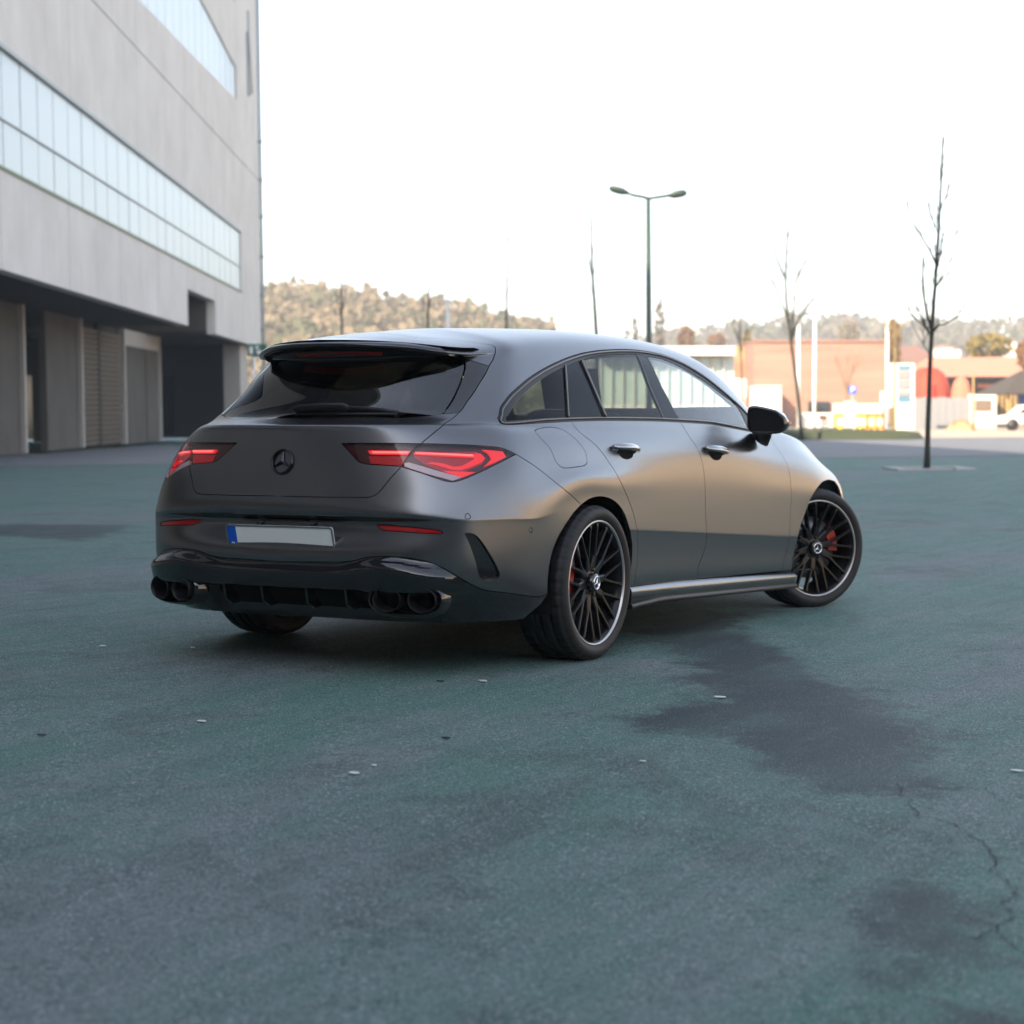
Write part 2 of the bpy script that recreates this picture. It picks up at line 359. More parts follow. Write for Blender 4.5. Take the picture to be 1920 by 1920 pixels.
# outlines on the body in surface coordinates
UV = {
 'dlo_up': [[5.608,10.783],[5.422,11.329],[5.773,11.752],[6.277,12.216],[6.728,12.658],[7.006,12.885],[7.323,13.097],[7.652,13.277],[7.991,13.437],[8.675,13.708],[9.396,13.906],[9.778,13.991],[10.115,14.07],[10.435,14.148],[10.735,14.216],[11.026,14.276],[11.31,14.316],[11.556,14.324],[11.792,14.303],[12.026,14.261],[12.25,14.186],[12.47,14.064],[12.671,13.925],[12.839,13.778],[12.992,13.623],[13.144,13.457],[13.287,13.288],[13.407,13.126],[13.527,12.962],[13.663,12.801],[13.801,12.649],[14.016,12.413],[14.159,12.152],[14.112,11.61],[14.043,10.922]],
 'dlo_lo_front': [[14.02,10.797],[13.622,10.801],[13.26,10.788],[12.941,10.805],[12.632,10.834],[12.3,10.83],[11.996,10.828],[11.648,10.846]],
 'dlo_lo_mid': [[11.648,10.846],[11.432,10.866],[11.213,10.888],[11.016,10.902],[10.812,10.914],[10.597,10.925],[10.424,10.932],[10.234,10.938],[10.03,10.942],[9.81,10.941],[9.583,10.935],[9.322,10.919],[9.06,10.895],[8.802,10.865],[8.545,10.831]],
 'dlo_lo_rear': [[8.545,10.831],[8.236,10.766],[7.919,10.688],[7.6,10.594],[7.297,10.483],[6.949,10.301],[6.638,10.077],[6.4,9.924],[6.238,9.932],[6.035,10.304],[5.608,10.783]],
 'quarter_glass_up': [[6.143,10.646],[6.007,10.872],[6.187,11.451],[6.432,11.754],[6.683,12.041],[6.938,12.299],[7.214,12.541],[7.501,12.76],[7.808,12.958],[8.388,13.241]],
 'quarter_glass_lo': [[8.388,13.241],[8.326,12.184],[8.389,11.127],[7.237,10.911],[6.216,10.571]],
 'fixed_glass': [[8.54,13.307],[8.886,13.437],[9.207,13.536],[9.362,12.331],[9.648,11.168],[9.077,11.139],[8.496,11.109],[8.439,12.186]],
 'rear_glass_up': [[9.383,13.586],[9.997,13.776],[10.322,13.851],[10.623,13.91],[10.908,13.964],[11.158,14.007],[11.351,14.027]],
 'rear_glass_lo': [[11.351,14.027],[11.167,12.47],[11.217,11.138],[10.524,11.14],[9.77,11.147],[9.509,12.314],[9.383,13.586]],
 'b_pillar': [[11.393,14.021],[11.614,13.953],[11.553,12.454],[11.648,11.122],[11.261,11.133],[11.213,12.473]],
 'front_glass_up': [[11.655,13.933],[11.998,13.931],[12.329,13.773],[12.505,13.633],[12.673,13.482],[12.825,13.343],[12.97,13.202],[13.113,13.051],[13.254,12.899],[13.386,12.751],[13.523,12.615],[13.81,12.425]],
 'front_glass_lo': [[13.81,12.425],[13.882,11.992],[13.889,11.05],[13.054,11.001],[12.284,11.017],[11.661,11.07],[11.554,12.406],[11.655,13.933]],
 'seam_rear': [[8.545,10.831],[8.585,10.304],[8.623,9.604],[8.773,9.182],[8.921,8.802],[9.055,8.376],[9.202,7.69],[9.271,7.292],[9.355,6.864],[9.474,6.431],[9.59,6.047],[9.692,5.68],[9.844,4.999],[9.921,4.22],[10.012,2.678],[10.043,2.336],[10.051,2.03],[10.031,1.727],[10.014,1.436],[10.043,1.057]],
 'sill_rear': [[10.043,1.057],[10.272,1.06],[10.488,1.065],[10.716,1.072],[10.919,1.079],[11.14,1.087],[11.375,1.097],[11.616,1.109],[11.855,1.121]],
 'sill_front': [[11.855,1.121],[12.141,1.129],[12.431,1.138],[12.71,1.148],[13.044,1.163],[13.372,1.179],[13.619,1.191],[13.879,1.206],[14.132,1.22],[14.626,1.245]],
 'sill_end_r': [[9.822,1.067],[10.043,1.057]],
 'sill_end_f': [[14.626,1.245],[14.994,1.247]],
 'seam_mid': [[11.648,10.846],[11.702,10.01],[11.744,9.371],[11.836,8.81],[11.913,8.045],[11.947,7.296],[11.957,6.861],[11.964,6.414],[11.966,6.031],[11.964,5.641],[11.966,5.254],[11.986,4.655],[12.002,3.282],[11.994,2.36],[11.909,1.958],[11.824,1.59],[11.855,1.121]],
 'seam_front': [[14.02,10.797],[14.374,10.715],[14.652,10.408],[14.685,9.524],[14.749,8.882],[14.843,8.199],[14.852,7.43],[14.839,6.798],[14.861,6.399],[14.835,5.953],[14.797,5.475],[14.789,4.974],[14.77,4.272],[14.753,2.908],[14.735,2.396],[14.631,1.73],[14.626,1.245]],
 'gate_roof': [[2.099,17.077],[2.397,17.155],[2.724,17.207],[3.07,17.17],[3.389,17.043],[3.632,16.86],[3.845,16.635],[4.183,16.247],[4.505,15.966]],
 'gate_up': [[4.505,15.966],[4.585,15.679],[4.399,15.1],[4.582,13.876],[4.28,13.302],[4.109,12.738],[3.86,12.091],[3.368,11.563],[3.105,11.115]],
 'gate_mid': [[3.105,11.115],[3.12,10.781],[3.66,9.72],[3.313,9.049],[3.157,8.847],[3.018,8.677]],
 'gate_lamp': [[3.036,8.655],[2.854,8.49],[2.757,8.313],[2.631,8.002]],
 'gate_low': [[2.631,8.002],[2.504,7.79],[2.385,7.565],[2.22,7.183],[2.132,7.042],[1.996,6.946],[1.85,6.924],[1.667,6.924],[1.494,6.926],[1.322,6.92],[1.15,6.916],[0.983,6.915],[0.805,6.916],[0.631,6.918],[0.399,6.92],[0.168,6.923]],
 'lamp_top_out': [[3.036,8.655],[3.435,8.645],[3.661,8.638],[3.941,8.631],[4.25,8.622],[4.545,8.612],[4.97,8.59],[5.315,8.563],[5.661,8.523],[5.912,8.448],[6.132,8.34]],
 'lamp_bot_out': [[6.132,8.34],[5.881,8.238],[5.636,8.14],[5.395,8.044],[5.14,7.939],[4.885,7.83],[4.651,7.731],[4.208,7.558],[3.982,7.512],[3.768,7.55],[3.525,7.644],[3.253,7.761],[3.048,7.842],[2.838,7.923],[2.631,8.002]],
 'lamp_top_in': [[1.08,8.665],[1.258,8.666],[1.446,8.667],[1.637,8.668],[1.827,8.667],[2.047,8.666],[2.256,8.664],[2.461,8.662],[2.649,8.659],[2.838,8.657],[3.036,8.655]],
 'lamp_bot_in': [[2.631,8.002],[2.413,8.023],[2.197,8.043],[1.98,8.054],[1.78,8.073],[1.587,8.132],[1.399,8.308],[1.22,8.501],[1.08,8.665]],
 'bumper_side': [[6.131,8.341],[6.372,8.191],[6.628,8.023],[6.835,7.862],[7.056,7.658],[7.279,7.387],[7.507,6.976],[7.705,6.457],[7.854,5.998],[7.968,5.641],[8.077,5.362]],
 'arch_rear_low': [[7.202,1.279],[7.173,1.607],[7.163,1.909],[7.18,2.446],[7.216,2.755],[7.272,3.095],[7.343,3.481],[7.434,3.898],[7.545,4.238],[7.667,4.534],[7.903,5.069],[8.077,5.362]],
 'arch_rear': [[8.077,5.362],[8.323,5.656],[8.568,5.798],[8.758,5.832],[8.992,5.768],[9.243,5.543],[9.462,5.133],[9.621,4.505],[9.749,2.994],[9.84,2.441],[9.86,2.038],[9.83,1.621],[9.812,1.367],[9.822,1.067]],
 'arch_front': [[14.994,1.247],[14.984,1.817],[15.025,2.172],[15.064,2.627],[15.098,4.069],[15.194,4.889],[15.295,5.304],[15.399,5.653],[15.572,6.265],[15.788,6.805],[16.067,7.343],[16.392,7.798],[16.821,8.212],[17.229,8.254],[17.426,7.763]],
 'diff_top': [[0.154,2.821],[0.375,2.835],[0.59,2.849],[0.796,2.863],[0.988,2.874],[1.171,2.886],[1.334,2.911],[1.492,2.959],[1.631,3.027],[1.828,3.192],[2.04,3.256],[2.292,3.273],[2.485,3.261],[2.692,3.227],[2.895,3.172],[3.137,3.078],[3.365,2.956],[3.716,2.692],[3.917,2.521],[4.123,2.347],[4.518,2.031],[4.96,1.748],[5.204,1.663],[5.476,1.601],[5.767,1.54],[6.069,1.472],[6.425,1.392],[6.76,1.299],[6.999,1.234],[7.202,1.279]],
 'flap': [[7.145,9.479],[7.324,9.758],[7.808,10.095],[8.085,9.902],[8.266,9.351],[8.377,8.925],[8.444,8.559],[8.423,8.242],[8.37,8.011],[8.26,7.889],[8.004,7.84],[7.614,7.859],[7.45,8.019],[7.372,8.211],[7.325,8.597],[7.163,9.045]],
 'glass_low': [[0,10.657],[0.292,10.75],[0.739,10.749],[1.302,10.765],[1.674,10.784],[2.033,10.781],[2.337,10.88],[2.695,11.046]],
 'glass_side': [[2.695,11.046],[2.75,11.361],[2.854,11.637],[2.968,11.934],[3.03,12.238],[3.011,12.725],[2.974,13.078],[2.87,13.734]],
 'fin_low': [[2.723,11.052],[2.912,11.099],[3.105,11.115]],
 'fin_in': [[2.918,13.736],[3.011,13.078],[3.053,12.725],[3.074,12.238],[3.009,11.935],[2.89,11.637],[2.781,11.363],[2.723,11.052]],
 'fin_top': [[4.28,13.302],[3.361,13.52],[2.918,13.736]],
 'div1': [[8.469,13.331],[8.404,12.928],[8.372,12.547],[8.368,12.185],[8.383,11.843],[8.409,11.5],[8.435,11.105]],
 'div2': [[9.283,13.556],[9.294,13.229],[9.322,12.922],[9.364,12.623],[9.418,12.332],[9.486,12.04],[9.562,11.757],[9.639,11.467],[9.708,11.135]],
 'star': [[0.005,8.117]],
 'vent': [[4.364,4.452],[4.632,4.405],[4.881,4.096],[5.169,3.365],[5.423,2.611],[5.489,2.365],[5.455,2.203],[5.356,2.14],[4.945,2.181],[4.707,3.093],[4.525,3.953]],
 'reflector': [[1.925,4.849],[1.992,4.876],[2.541,4.785],[3.271,4.655],[3.572,4.574],[3.67,4.502],[3.61,4.436],[3.28,4.44],[2.56,4.496],[2.045,4.587]],
 'sensor': [[4.447,5.972],[6.502,4.518]],
 'handles': [[9.798,8.655],[12.37,8.473]],
 'l_bar_in': [[1.718,8.467],[1.807,8.479],[2.758,8.469],[2.717,8.362],[1.854,8.366],[1.772,8.383]],
 'l_box_in': [[1.758,8.319],[2.704,8.321],[2.597,8.056],[1.85,8.119]],
 'l_bar_out': [[2.889,8.451],[4.761,8.376],[4.766,8.282],[3.483,8.333],[2.865,8.368]],
 'l_hook': [[4.797,8.426],[5.008,8.395],[5.12,8.276],[5.0,8.16],[4.651,8.034],[4.285,7.931],[3.988,7.945],[3.515,8.087],[3.234,8.129],[3.388,8.158],[3.693,8.128],[4.051,8.031],[4.287,8.046],[4.761,8.25]],
 'l_glow': [[2.837,8.445],[4.835,8.465],[5.181,8.275],[4.991,8.101],[4.283,7.867],[3.677,7.914],[3.167,8.108],[2.894,8.284]],
 'l_hot_out': [[2.922,8.415],[4.702,8.359],[4.726,8.312],[2.901,8.389]],
 'l_hot_in': [[1.827,8.443],[2.738,8.439],[2.711,8.392],[1.854,8.396]],
 'l_arrow': [[5.074,8.505],[5.773,8.447],[5.826,8.289],[5.448,8.145],[5.032,8.009],[5.332,8.244],[5.263,8.391]],
 'l_low': [[3.707,7.914],[4.317,7.889],[4.744,7.87],[4.312,7.706]],
 'l_white': [[2.686,8.134],[2.786,8.152],[3.528,7.924],[4.295,7.699],[4.016,7.592],[3.249,7.828],[2.676,8.039]],
}

# ------------------------------------------------------------------ the car: one smooth body surface S(u, v), cut into panels
BODY_ROLL = -0.0172
CB, SB = math.cos(BODY_ROLL), math.sin(BODY_ROLL)
def lean(V):
    """body frame -> wheel frame: the body leans a little on its springs"""
    V = np.atleast_2d(np.asarray(V, float)).copy()
    y, z = V[:, 1].copy(), V[:, 2]-0.3
    V[:, 1] = y*CB - z*SB
    V[:, 2] = 0.3 + y*SB + z*CB
    return V
def leanM():
    return Matrix.Translation((0, 0, .3)) @ Matrix.Rotation(BODY_ROLL, 4, 'X') @ Matrix.Translation((0, 0, -.3))
LM = leanM()

def frame_at(u, v):
    u = np.asarray(u, float); v = np.asarray(v, float)
    P = evalS(N, u, v); A = evalS(N, u, v, 1, 0); B = evalS(N, u, v, 0, 1)
    n = np.cross(A, B)
    ln = np.linalg.norm(n, axis=-1, keepdims=True)
    n = n/np.maximum(ln, 1e-9)
    return P, A, B, n*NSGN
_P, _A, _B, _n = evalS(N, np.array([12.]), np.array([7.])), evalS(N, np.array([12.]), np.array([7.]), 1, 0), evalS(N, np.array([12.]), np.array([7.]), 0, 1), None
NSGN = 1.0 if np.cross(_A, _B)[0][1] < 0 else -1.0

def curve(key, step=0.012, rev=False):
    """smooth dense (u, v) curve through the stored points"""
    P = np.array(UV[key] if isinstance(key, str) else key, float)
    if rev: P = P[::-1]
    if len(P) == 2:
        ext_ = np.vstack([2*P[0]-P[1], P, 2*P[-1]-P[-2]])
    else:
        ext_ = np.vstack([2*P[0]-P[1], P, 2*P[-1]-P[-2]])
    out = []
    for i in range(1, len(ext_)-2):
        p0, p1, p2, p3 = ext_[i-1:i+3]
        a, b = evalS(N, np.array([p1[0], p2[0]]), np.array([p1[1], p2[1]]))
        n = max(2, int(np.linalg.norm(a-b)/step)+1)
        d = [max(np.linalg.norm(q-r), 1e-6)**.5 for q, r in ((p1, p0), (p2, p1), (p3, p2))]
        t0 = 0; t1 = d[0]; t2 = t1+d[1]; t3 = t2+d[2]
        for t in np.linspace(t1, t2, n, endpoint=False):
            A1 = (t1-t)/(t1-t0)*p0+(t-t0)/(t1-t0)*p1; A2 = (t2-t)/(t2-t1)*p1+(t-t1)/(t2-t1)*p2; A3 = (t3-t)/(t3-t2)*p2+(t-t2)/(t3-t2)*p3
            B1 = (t2-t)/(t2-t0)*A1+(t-t0)/(t2-t0)*A2; B2 = (t3-t)/(t3-t1)*A2+(t-t1)/(t3-t1)*A3
            out.append((t2-t)/(t2-t1)*B1+(t-t1)/(t2-t1)*B2)
    out.append(P[-1])
    out = np.array(out)
    out[:, 0] = np.clip(out[:, 0], 0, NC-1); out[:, 1] = np.clip(out[:, 1], 0, NR-1)
    return out

def line(p, q, n=24):
    t = np.linspace(0, 1, n)[:, None]
    return np.array(p)*(1-t)+np.array(q)*t

def path(*segs):
    out = []
    for s_ in segs:
        for p in s_:
            if out and np.hypot(*(np.array(out[-1])-p)) < 2e-3: continue
            out.append(tuple(p))
    if np.hypot(*(np.array(out[-1])-out[0])) < 2e-3: out.pop()
    fine = []                                                   # no long straight hops: they would cut through the surface
    for i, p in enumerate(out):
        q = out[(i+1) % len(out)]
        n = max(1, int(math.hypot(q[0]-p[0], q[1]-p[1])/.12))
        fine += [(p[0]+(q[0]-p[0])*k/n, p[1]+(q[1]-p[1])*k/n) for k in range(n)]
    return np.array(fine)

def inside(pts, poly):
    x, y = pts[:, 0], pts[:, 1]
    c = np.zeros(len(pts), bool)
    px, py = poly[:, 0], poly[:, 1]
    qx, qy = np.roll(px, -1), np.roll(py, -1)
    for i in range(len(poly)):
        if py[i] == qy[i]: continue
        m_ = ((py[i] > y) != (qy[i] > y))
        if m_.any():
            c[m_] ^= x[m_] < (qx[i]-px[i])*(y[m_]-py[i])/(qy[i]-py[i])+px[i]
    return c

def area2(p): return np.sum(p[:, 0]*np.roll(p[:, 1], -1)-np.roll(p[:, 0], -1)*p[:, 1])

def shrink(poly, gap):
    """move a closed (u, v) outline inward by gap metres, measured on the body; edges of the half body stay put"""
    if area2(poly) < 0: poly = poly[::-1]
    _, A, B, n = frame_at(poly[:, 0], poly[:, 1])
    t = np.roll(poly, -1, 0)-np.roll(poly, 1, 0)
    E_ = (A*A).sum(1); F_ = (A*B).sum(1); G_ = (B*B).sum(1)
    det = np.sqrt(np.maximum(E_*G_-F_**2, 1e-10))
    wv_ = np.stack([-(F_*t[:, 0]+G_*t[:, 1])/det, (E_*t[:, 0]+F_*t[:, 1])/det], 1)
    T = A*t[:, :1]+B*t[:, 1:]
    wv_ /= np.maximum(np.linalg.norm(T, axis=1), 1e-6)[:, None]
    edge = (poly[:, 0] <= 1e-4) | (poly[:, 0] >= NC-1-1e-4) | (poly[:, 1] <= 1e-4) | (poly[:, 1] >= NR-1-1e-4)
    mv = wv_*gap
    lim = np.hypot(mv[:, 0], mv[:, 1]); k = np.minimum(1, .25/np.maximum(lim, 1e-9))
    mv *= k[:, None]
    mv[edge] = 0
    q = poly+mv
    q[:, 0] = np.clip(q[:, 0], 0, NC-1); q[:, 1] = np.clip(q[:, 1], 0, NR-1)
    return q

GU, GV = np.meshgrid(np.arange(0, NC-1+1e-6, .1), np.arange(0, NR-1+1e-6, .125), indexing='ij')
GRID = np.stack([GU.ravel(), GV.ravel()], 1)

def panel_arrays(outer, holes=(), gap=.002, off=0.0, flange=.012, coarse=1, disp=None):
    outer = shrink(np.array(outer), gap)
    holes = [shrink(np.array(h), -gap) for h in holes]
    loops = [outer]+holes
    bnd = np.vstack(loops)
    g = GRID if coarse == 1 else GRID.reshape(GU.shape+(2,))[::coarse, ::coarse].reshape(-1, 2)
    lo, hi = bnd.min(0), bnd.max(0)
    g = g[(g[:, 0] > lo[0]) & (g[:, 0] < hi[0]) & (g[:, 1] > lo[1]) & (g[:, 1] < hi[1])]
    k = inside(g, outer)
    for h in holes: k &= ~inside(g, h)
    g = g[k]
    # drop lattice points that crowd the outline
    if len(g):
        d = np.full(len(g), 9.)
        sc = np.array([10., 8.])/coarse
        bs = bnd*sc
        for i in range(0, len(g), 2000):
            gs = g[i:i+2000]*sc
            d[i:i+2000] = np.sqrt(((gs[:, None]-bs[None])**2).sum(-1)).min(1)
        g = g[d > .4]
    verts = np.vstack([bnd, g])
    edges = []
    b = 0
    for L in loops:
        n = len(L)
        edges += [(b+i, b+(i+1) % n) for i in range(n)]
        b += n
    r = delaunay_2d_cdt([Vector(p) for p in verts], edges, [], 0, 1e-7)
    V2 = np.array([tuple(p) for p in r[0]]); F = np.array([f for f in r[2] if len(f) == 3])
    orig = r[3]
    c = V2[F].mean(1)
    k = inside(c, outer)
    for h in holes: k &= ~inside(c, h)
    F = F[k]
    a = V2[F]
    ar = (a[:, 1, 0]-a[:, 0, 0])*(a[:, 2, 1]-a[:, 0, 1])-(a[:, 2, 0]-a[:, 0, 0])*(a[:, 1, 1]-a[:, 0, 1])
    F = F[np.abs(ar) > 1e-9]; ar = ar[np.abs(ar) > 1e-9]
    F[ar*NSGN < 0] = F[ar*NSGN < 0][:, ::-1]
    P, A, B, n = frame_at(V2[:, 0], V2[:, 1])
    P = P+n*off
    if disp is not None:
        P = P+n*disp(V2, P)[:, None]
        fn = np.cross(P[F[:, 1]]-P[F[:, 0]], P[F[:, 2]]-P[F[:, 0]])
        acc = np.zeros_like(P)
        for k_ in range(3): np.add.at(acc, F[:, k_], fn)
        acc[V2[:, 0] < 1e-3, 1] = 0
        n = acc/np.maximum(np.linalg.norm(acc, axis=1, keepdims=True), 1e-12)
    faces = [tuple(f) for f in F]
    ln = [[n[i] for i in f] for f in F]
    if flange:
        # border edges of the kept triangles get a return flange
        from collections import defaultdict
        cnt = defaultdict(int)
        for f in F:
            for i in range(3): cnt[(f[i], f[(i+1) % 3])] += 1
        be = [(i, j) for (i, j) in cnt if cnt.get((j, i), 0) == 0]
        be = [(i, j) for (i, j) in be if not ((V2[i, 0] < 1e-3 and V2[j, 0] < 1e-3) or (V2[i, 1] > NR-1-1e-3 and V2[j, 1] > NR-1-1e-3))]
        idx = {}
        newP = []
        for i, j in be:
            for q in (i, j):
                if q not in idx:
                    idx[q] = len(P)+len(newP); newP.append(P[q]-n[q]*flange)
        for i, j in be:
            o_ = np.cross(P[j]-P[i], n[i]); o_ = o_/max(np.linalg.norm(o_), 1e-9)
            faces.append((j, i, idx[i], idx[j])); ln.append([o_]*4)
        if newP: P = np.vstack([P, np.array(newP)])
    return P, faces, ln

def mesh_from(name, P, faces, ln):
    me = bpy.data.meshes.new(name)
    P = lean(P)
    me.from_pydata(P.tolist(), [], faces)
    fl = np.array([q for f in ln for q in f], float)
    y, z = fl[:, 1].copy(), fl[:, 2].copy()
    fl[:, 1] = y*CB-z*SB; fl[:, 2] = y*SB+z*CB
    me.polygons.foreach_set('use_smooth', [True]*len(me.polygons))
    me.normals_split_custom_set(fl.tolist())
    me.update()
    return me

def mirrored(P, faces, ln):
    P2 = P.copy(); P2[:, 1] *= -1
    return P2, [tuple(reversed(f)) for f in faces], [[np.array([q[0], -q[1], q[2]]) for q in reversed(l)] for l in ln]

def panel(name, outer, holes=(), mt=None, parent=None, side='both', **k):
    """side: 'both' makes a right and a left part; 'centre' joins the two halves into one part"""
    A = panel_arrays(outer, holes, **k)
    B = mirrored(*A)
    par = parent if isinstance(parent, (list, tuple)) else (parent, parent)
    if side == 'centre':
        nP = len(A[0])
        P = np.vstack([A[0], B[0]]); f = A[1]+[tuple(i+nP for i in q) for q in B[1]]
        return link(name, mesh_from(name, P, f, A[2]+B[2]), mt, par[0])
    r = link(name, mesh_from(name, *A), mt, par[0])
    l = link(name, mesh_from(name, *B), mt, par[1])
    return r, l

def both(name, mb, mt, parent, lean_it=True):
    """a right-hand mesh builder (body frame) and its mirror image as two parts"""
    res = []
    par = parent if isinstance(parent, (list, tuple)) else (parent, parent)
    for sgn, pr in ((1, par[0]), (-1, par[1])):
        q = MB(); q.v = [(p[0], p[1]*sgn, p[2]) for p in mb.v]; q.f = list(mb.f); q.sm = list(mb.sm); q.mi = list(mb.mi)
        if lean_it: q.v = [tuple(p) for p in lean(q.v)]
        res.append(q.build(name, mt, pr))
    return res
def single(name, mb, mt, parent, lean_it=True):
    if lean_it: mb.v = [tuple(p) for p in lean(mb.v)]
    return mb.build(name, mt, parent)

# ---- car materials
M_PAINT = mat('satin_grey_paint', (.185, .188, .196), rough=.27, metal=.95, spec=.5)
M_GLOSS = mat('gloss_black', (.006, .006, .007), rough=.06, spec=.6, coat=.6)
M_BLACK = mat('black_plastic', (.012, .012, .013), rough=.5)
M_DARK = mat('dark_lining', (.006, .006, .006), rough=.9, spec=.2)
M_TRIM = mat('satin_trim', (.16, .15, .14), rough=.35, metal=.8)
M_RUB = mat('tyre_rubber', (.014, .014, .015), rough=.62, spec=.4, bump=(220, .25, .001))
M_RIM = mat('black_rim_paint', (.007, .007, .008), rough=.28, spec=.35)
M_LIP = mat('machined_rim_lip', (.50, .50, .51), rough=.3, metal=.9)
M_CHROME = mat('chrome', (.78, .78, .8), rough=.12, metal=1.0)
M_DCHROME = mat('dark_chrome', (.05, .05, .055), rough=.18, metal=1.0)
M_STEEL = mat('brake_steel', (.3, .3, .31), rough=.35, metal=.9)
M_CALIPER = mat('red_caliper', (.42, .025, .012), rough=.35)
M_PLATE = mat('plate_white', (.90, .90, .87), rough=.4)
M_BLUE = mat('plate_blue', (.0, .09, .55), rough=.4)
M_WHITE = mat('white_print', (.85, .85, .85), rough=.5)
M_REDHOUSE = mat('lamp_housing', (.045, .003, .006), rough=.25, spec=.5)
M_REDREFL = mat('red_reflector', (.42, .006, .008), rough=.18, coat=.7)
M_REDDIM = mat('red_lens_glow', (.30, .006, .012), rough=.2, emit=(1, .01, .015), estr=.03)  # weak emission; also imitates the glow between the guides
M_LIT = mat('lit_light_guide', (.5, .012, .015), rough=.3, emit=(1.0, .012, .022), estr=.20)
M_LITHOT = mat('lit_bar', (.6, .03, .03), rough=.3, emit=(1.0, .22, .20), estr=.42)
M_REVERSE = mat('reverse_lens', (.55, .55, .58), rough=.15, spec=.8, bump=(90, .5, .004))
M_LENS = glass_mat('lamp_lens', (.92, .80, .80))
M_PRIV = glass_mat('privacy_glass', (.30, .33, .30), ior=1.16)
M_REARG = glass_mat('rear_privacy_glass', (.03, .033, .034), ior=1.8)
M_CLEAR = glass_mat('clear_glass', (.80, .86, .84))
M_FRONTG = glass_mat('front_door_glass', (.74, .80, .79), ior=1.36)
M_SEAT = mat('seat_fabric', (.012, .012, .013), rough=.8)
M_BAND = mat('grey_glass_band', (.012, .014, .018), rough=.08, spec=.06)

car = empty('estate_car', (0, 0, 0), label='satin dark grey estate car with black wheels parked on the green tinted asphalt', cat='car')
car.matrix_world = Matrix(((.9999, .0014, .0145), (-.0011, .9998, -.0202), (-.0145, .0201, .9997))).to_4x4()

# ---- panel outlines
U = UV
c_ = curve
GATE_LOW = np.vstack([c_('gate_low'), [[0, 6.916]]])                 # lamp corner -> centre
ROOFSEAM = np.vstack([[[0, 17.62]], c_([(0, 17.62), (.7, 17.58), (1.4, 17.38)]+[tuple(p) for p in U['gate_roof']])])   # centre -> corner
gu = U['gate_up']
GATE_UP1 = c_(gu[:5]); GATE_UP2 = c_(gu[4:])
DIFF = np.vstack([[[0, 2.82]], c_('diff_top')])
SILL = path(c_('arch_rear')[-3:], c_('sill_end_r'), c_('sill_rear'), c_('sill_front'), c_('sill_end_f'))

fd = {}
# doors first: panes hang on them
FD_OUT = path(c_('dlo_lo_front', rev=True), c_('seam_front'), c_('sill_front', rev=True), c_('seam_mid', rev=True))
RD_OUT = path(c_('seam_rear'), c_('sill_rear'), c_('seam_mid', rev=True), c_('dlo_lo_mid'))
fdoor = panel('front_door', FD_OUT, mt=M_PAINT, parent=car)
rdoor = panel('rear_door', RD_OUT, mt=M_PAINT, parent=car)
FLAP = path(c_(U['flap']+[U['flap'][0]]))
panel('fuel_flap', FLAP, mt=M_PAINT, parent=car, gap=.0012)[1].hide_render = False

# tailgate
GATE = path(GATE_LOW[::-1], c_('lamp_bot_in'), c_('lamp_top_in'), c_('gate_mid', rev=True), c_('fin_low', rev=True), c_('glass_low', rev=True))
gate = panel('tailgate', GATE, mt=M_PAINT, parent=car, side='centre')
GL_TOP = U['glass_side'][-1]
GLASS = path(c_('glass_low'), c_('glass_side'), line(GL_TOP, (2.2, 13.95)), line((2.2, 13.95), (0, 14.0)))
panel('rear_window', GLASS, mt=M_REARG, parent=gate, side='centre', flange=0, gap=.001, off=-.001)
FIN = path(c_('fin_in'), c_('fin_low'), GATE_UP2[::-1], c_('fin_top'))
panel('window_fin', FIN, mt=M_GLOSS, parent=gate, flange=.01)
LIPV0, LIPV1 = 14.75, 16.30
UNDER = path(line((0, 14.0), (2.2, 13.95)), line((2.2, 13.95), GL_TOP), line(GL_TOP, (2.80, LIPV0)), line((2.80, LIPV0), (0, LIPV0)))
panel('spoiler_underside', UNDER, mt=M_GLOSS, parent=gate, side='centre', flange=0, gap=.0005)
LIP = path(line((0, LIPV0), (2.80, LIPV0)), line((2.80, LIPV0), (2.45, LIPV1)), line((2.45, LIPV1), (0, LIPV1+.1)))
panel('spoiler_lip', LIP, mt=M_GLOSS, parent=gate, side='centre', flange=.014, gap=-.001, off=.007)
ROOFSP = path(ROOFSEAM, GATE_UP1, c_('fin_top'), line(U['fin_top'][-1], (2.80, LIPV0)), line((2.80, LIPV0), (2.45, LIPV1)), line((2.45, LIPV1), (0, LIPV1+.1)))
panel('roof_spoiler', ROOFSP, mt=M_PAINT, parent=gate, side='centre')
BRK = path(line((0, 14.40), (1.15, 14.36)), line((1.15, 14.36), (1.05, 14.12)), line((1.05, 14.12), (0, 14.15)))
panel('brake_light', BRK, mt=M_REDREFL, parent=gate, side='centre', off=.004, gap=0, flange=.006)

def closed(key): return path(c_(U[key]+[U[key][0]], step=.006))
def poly(key):
    P = U[key]
    return path(*[line(P[i], P[(i+1) % len(P)], 8) for i in range(len(P))])
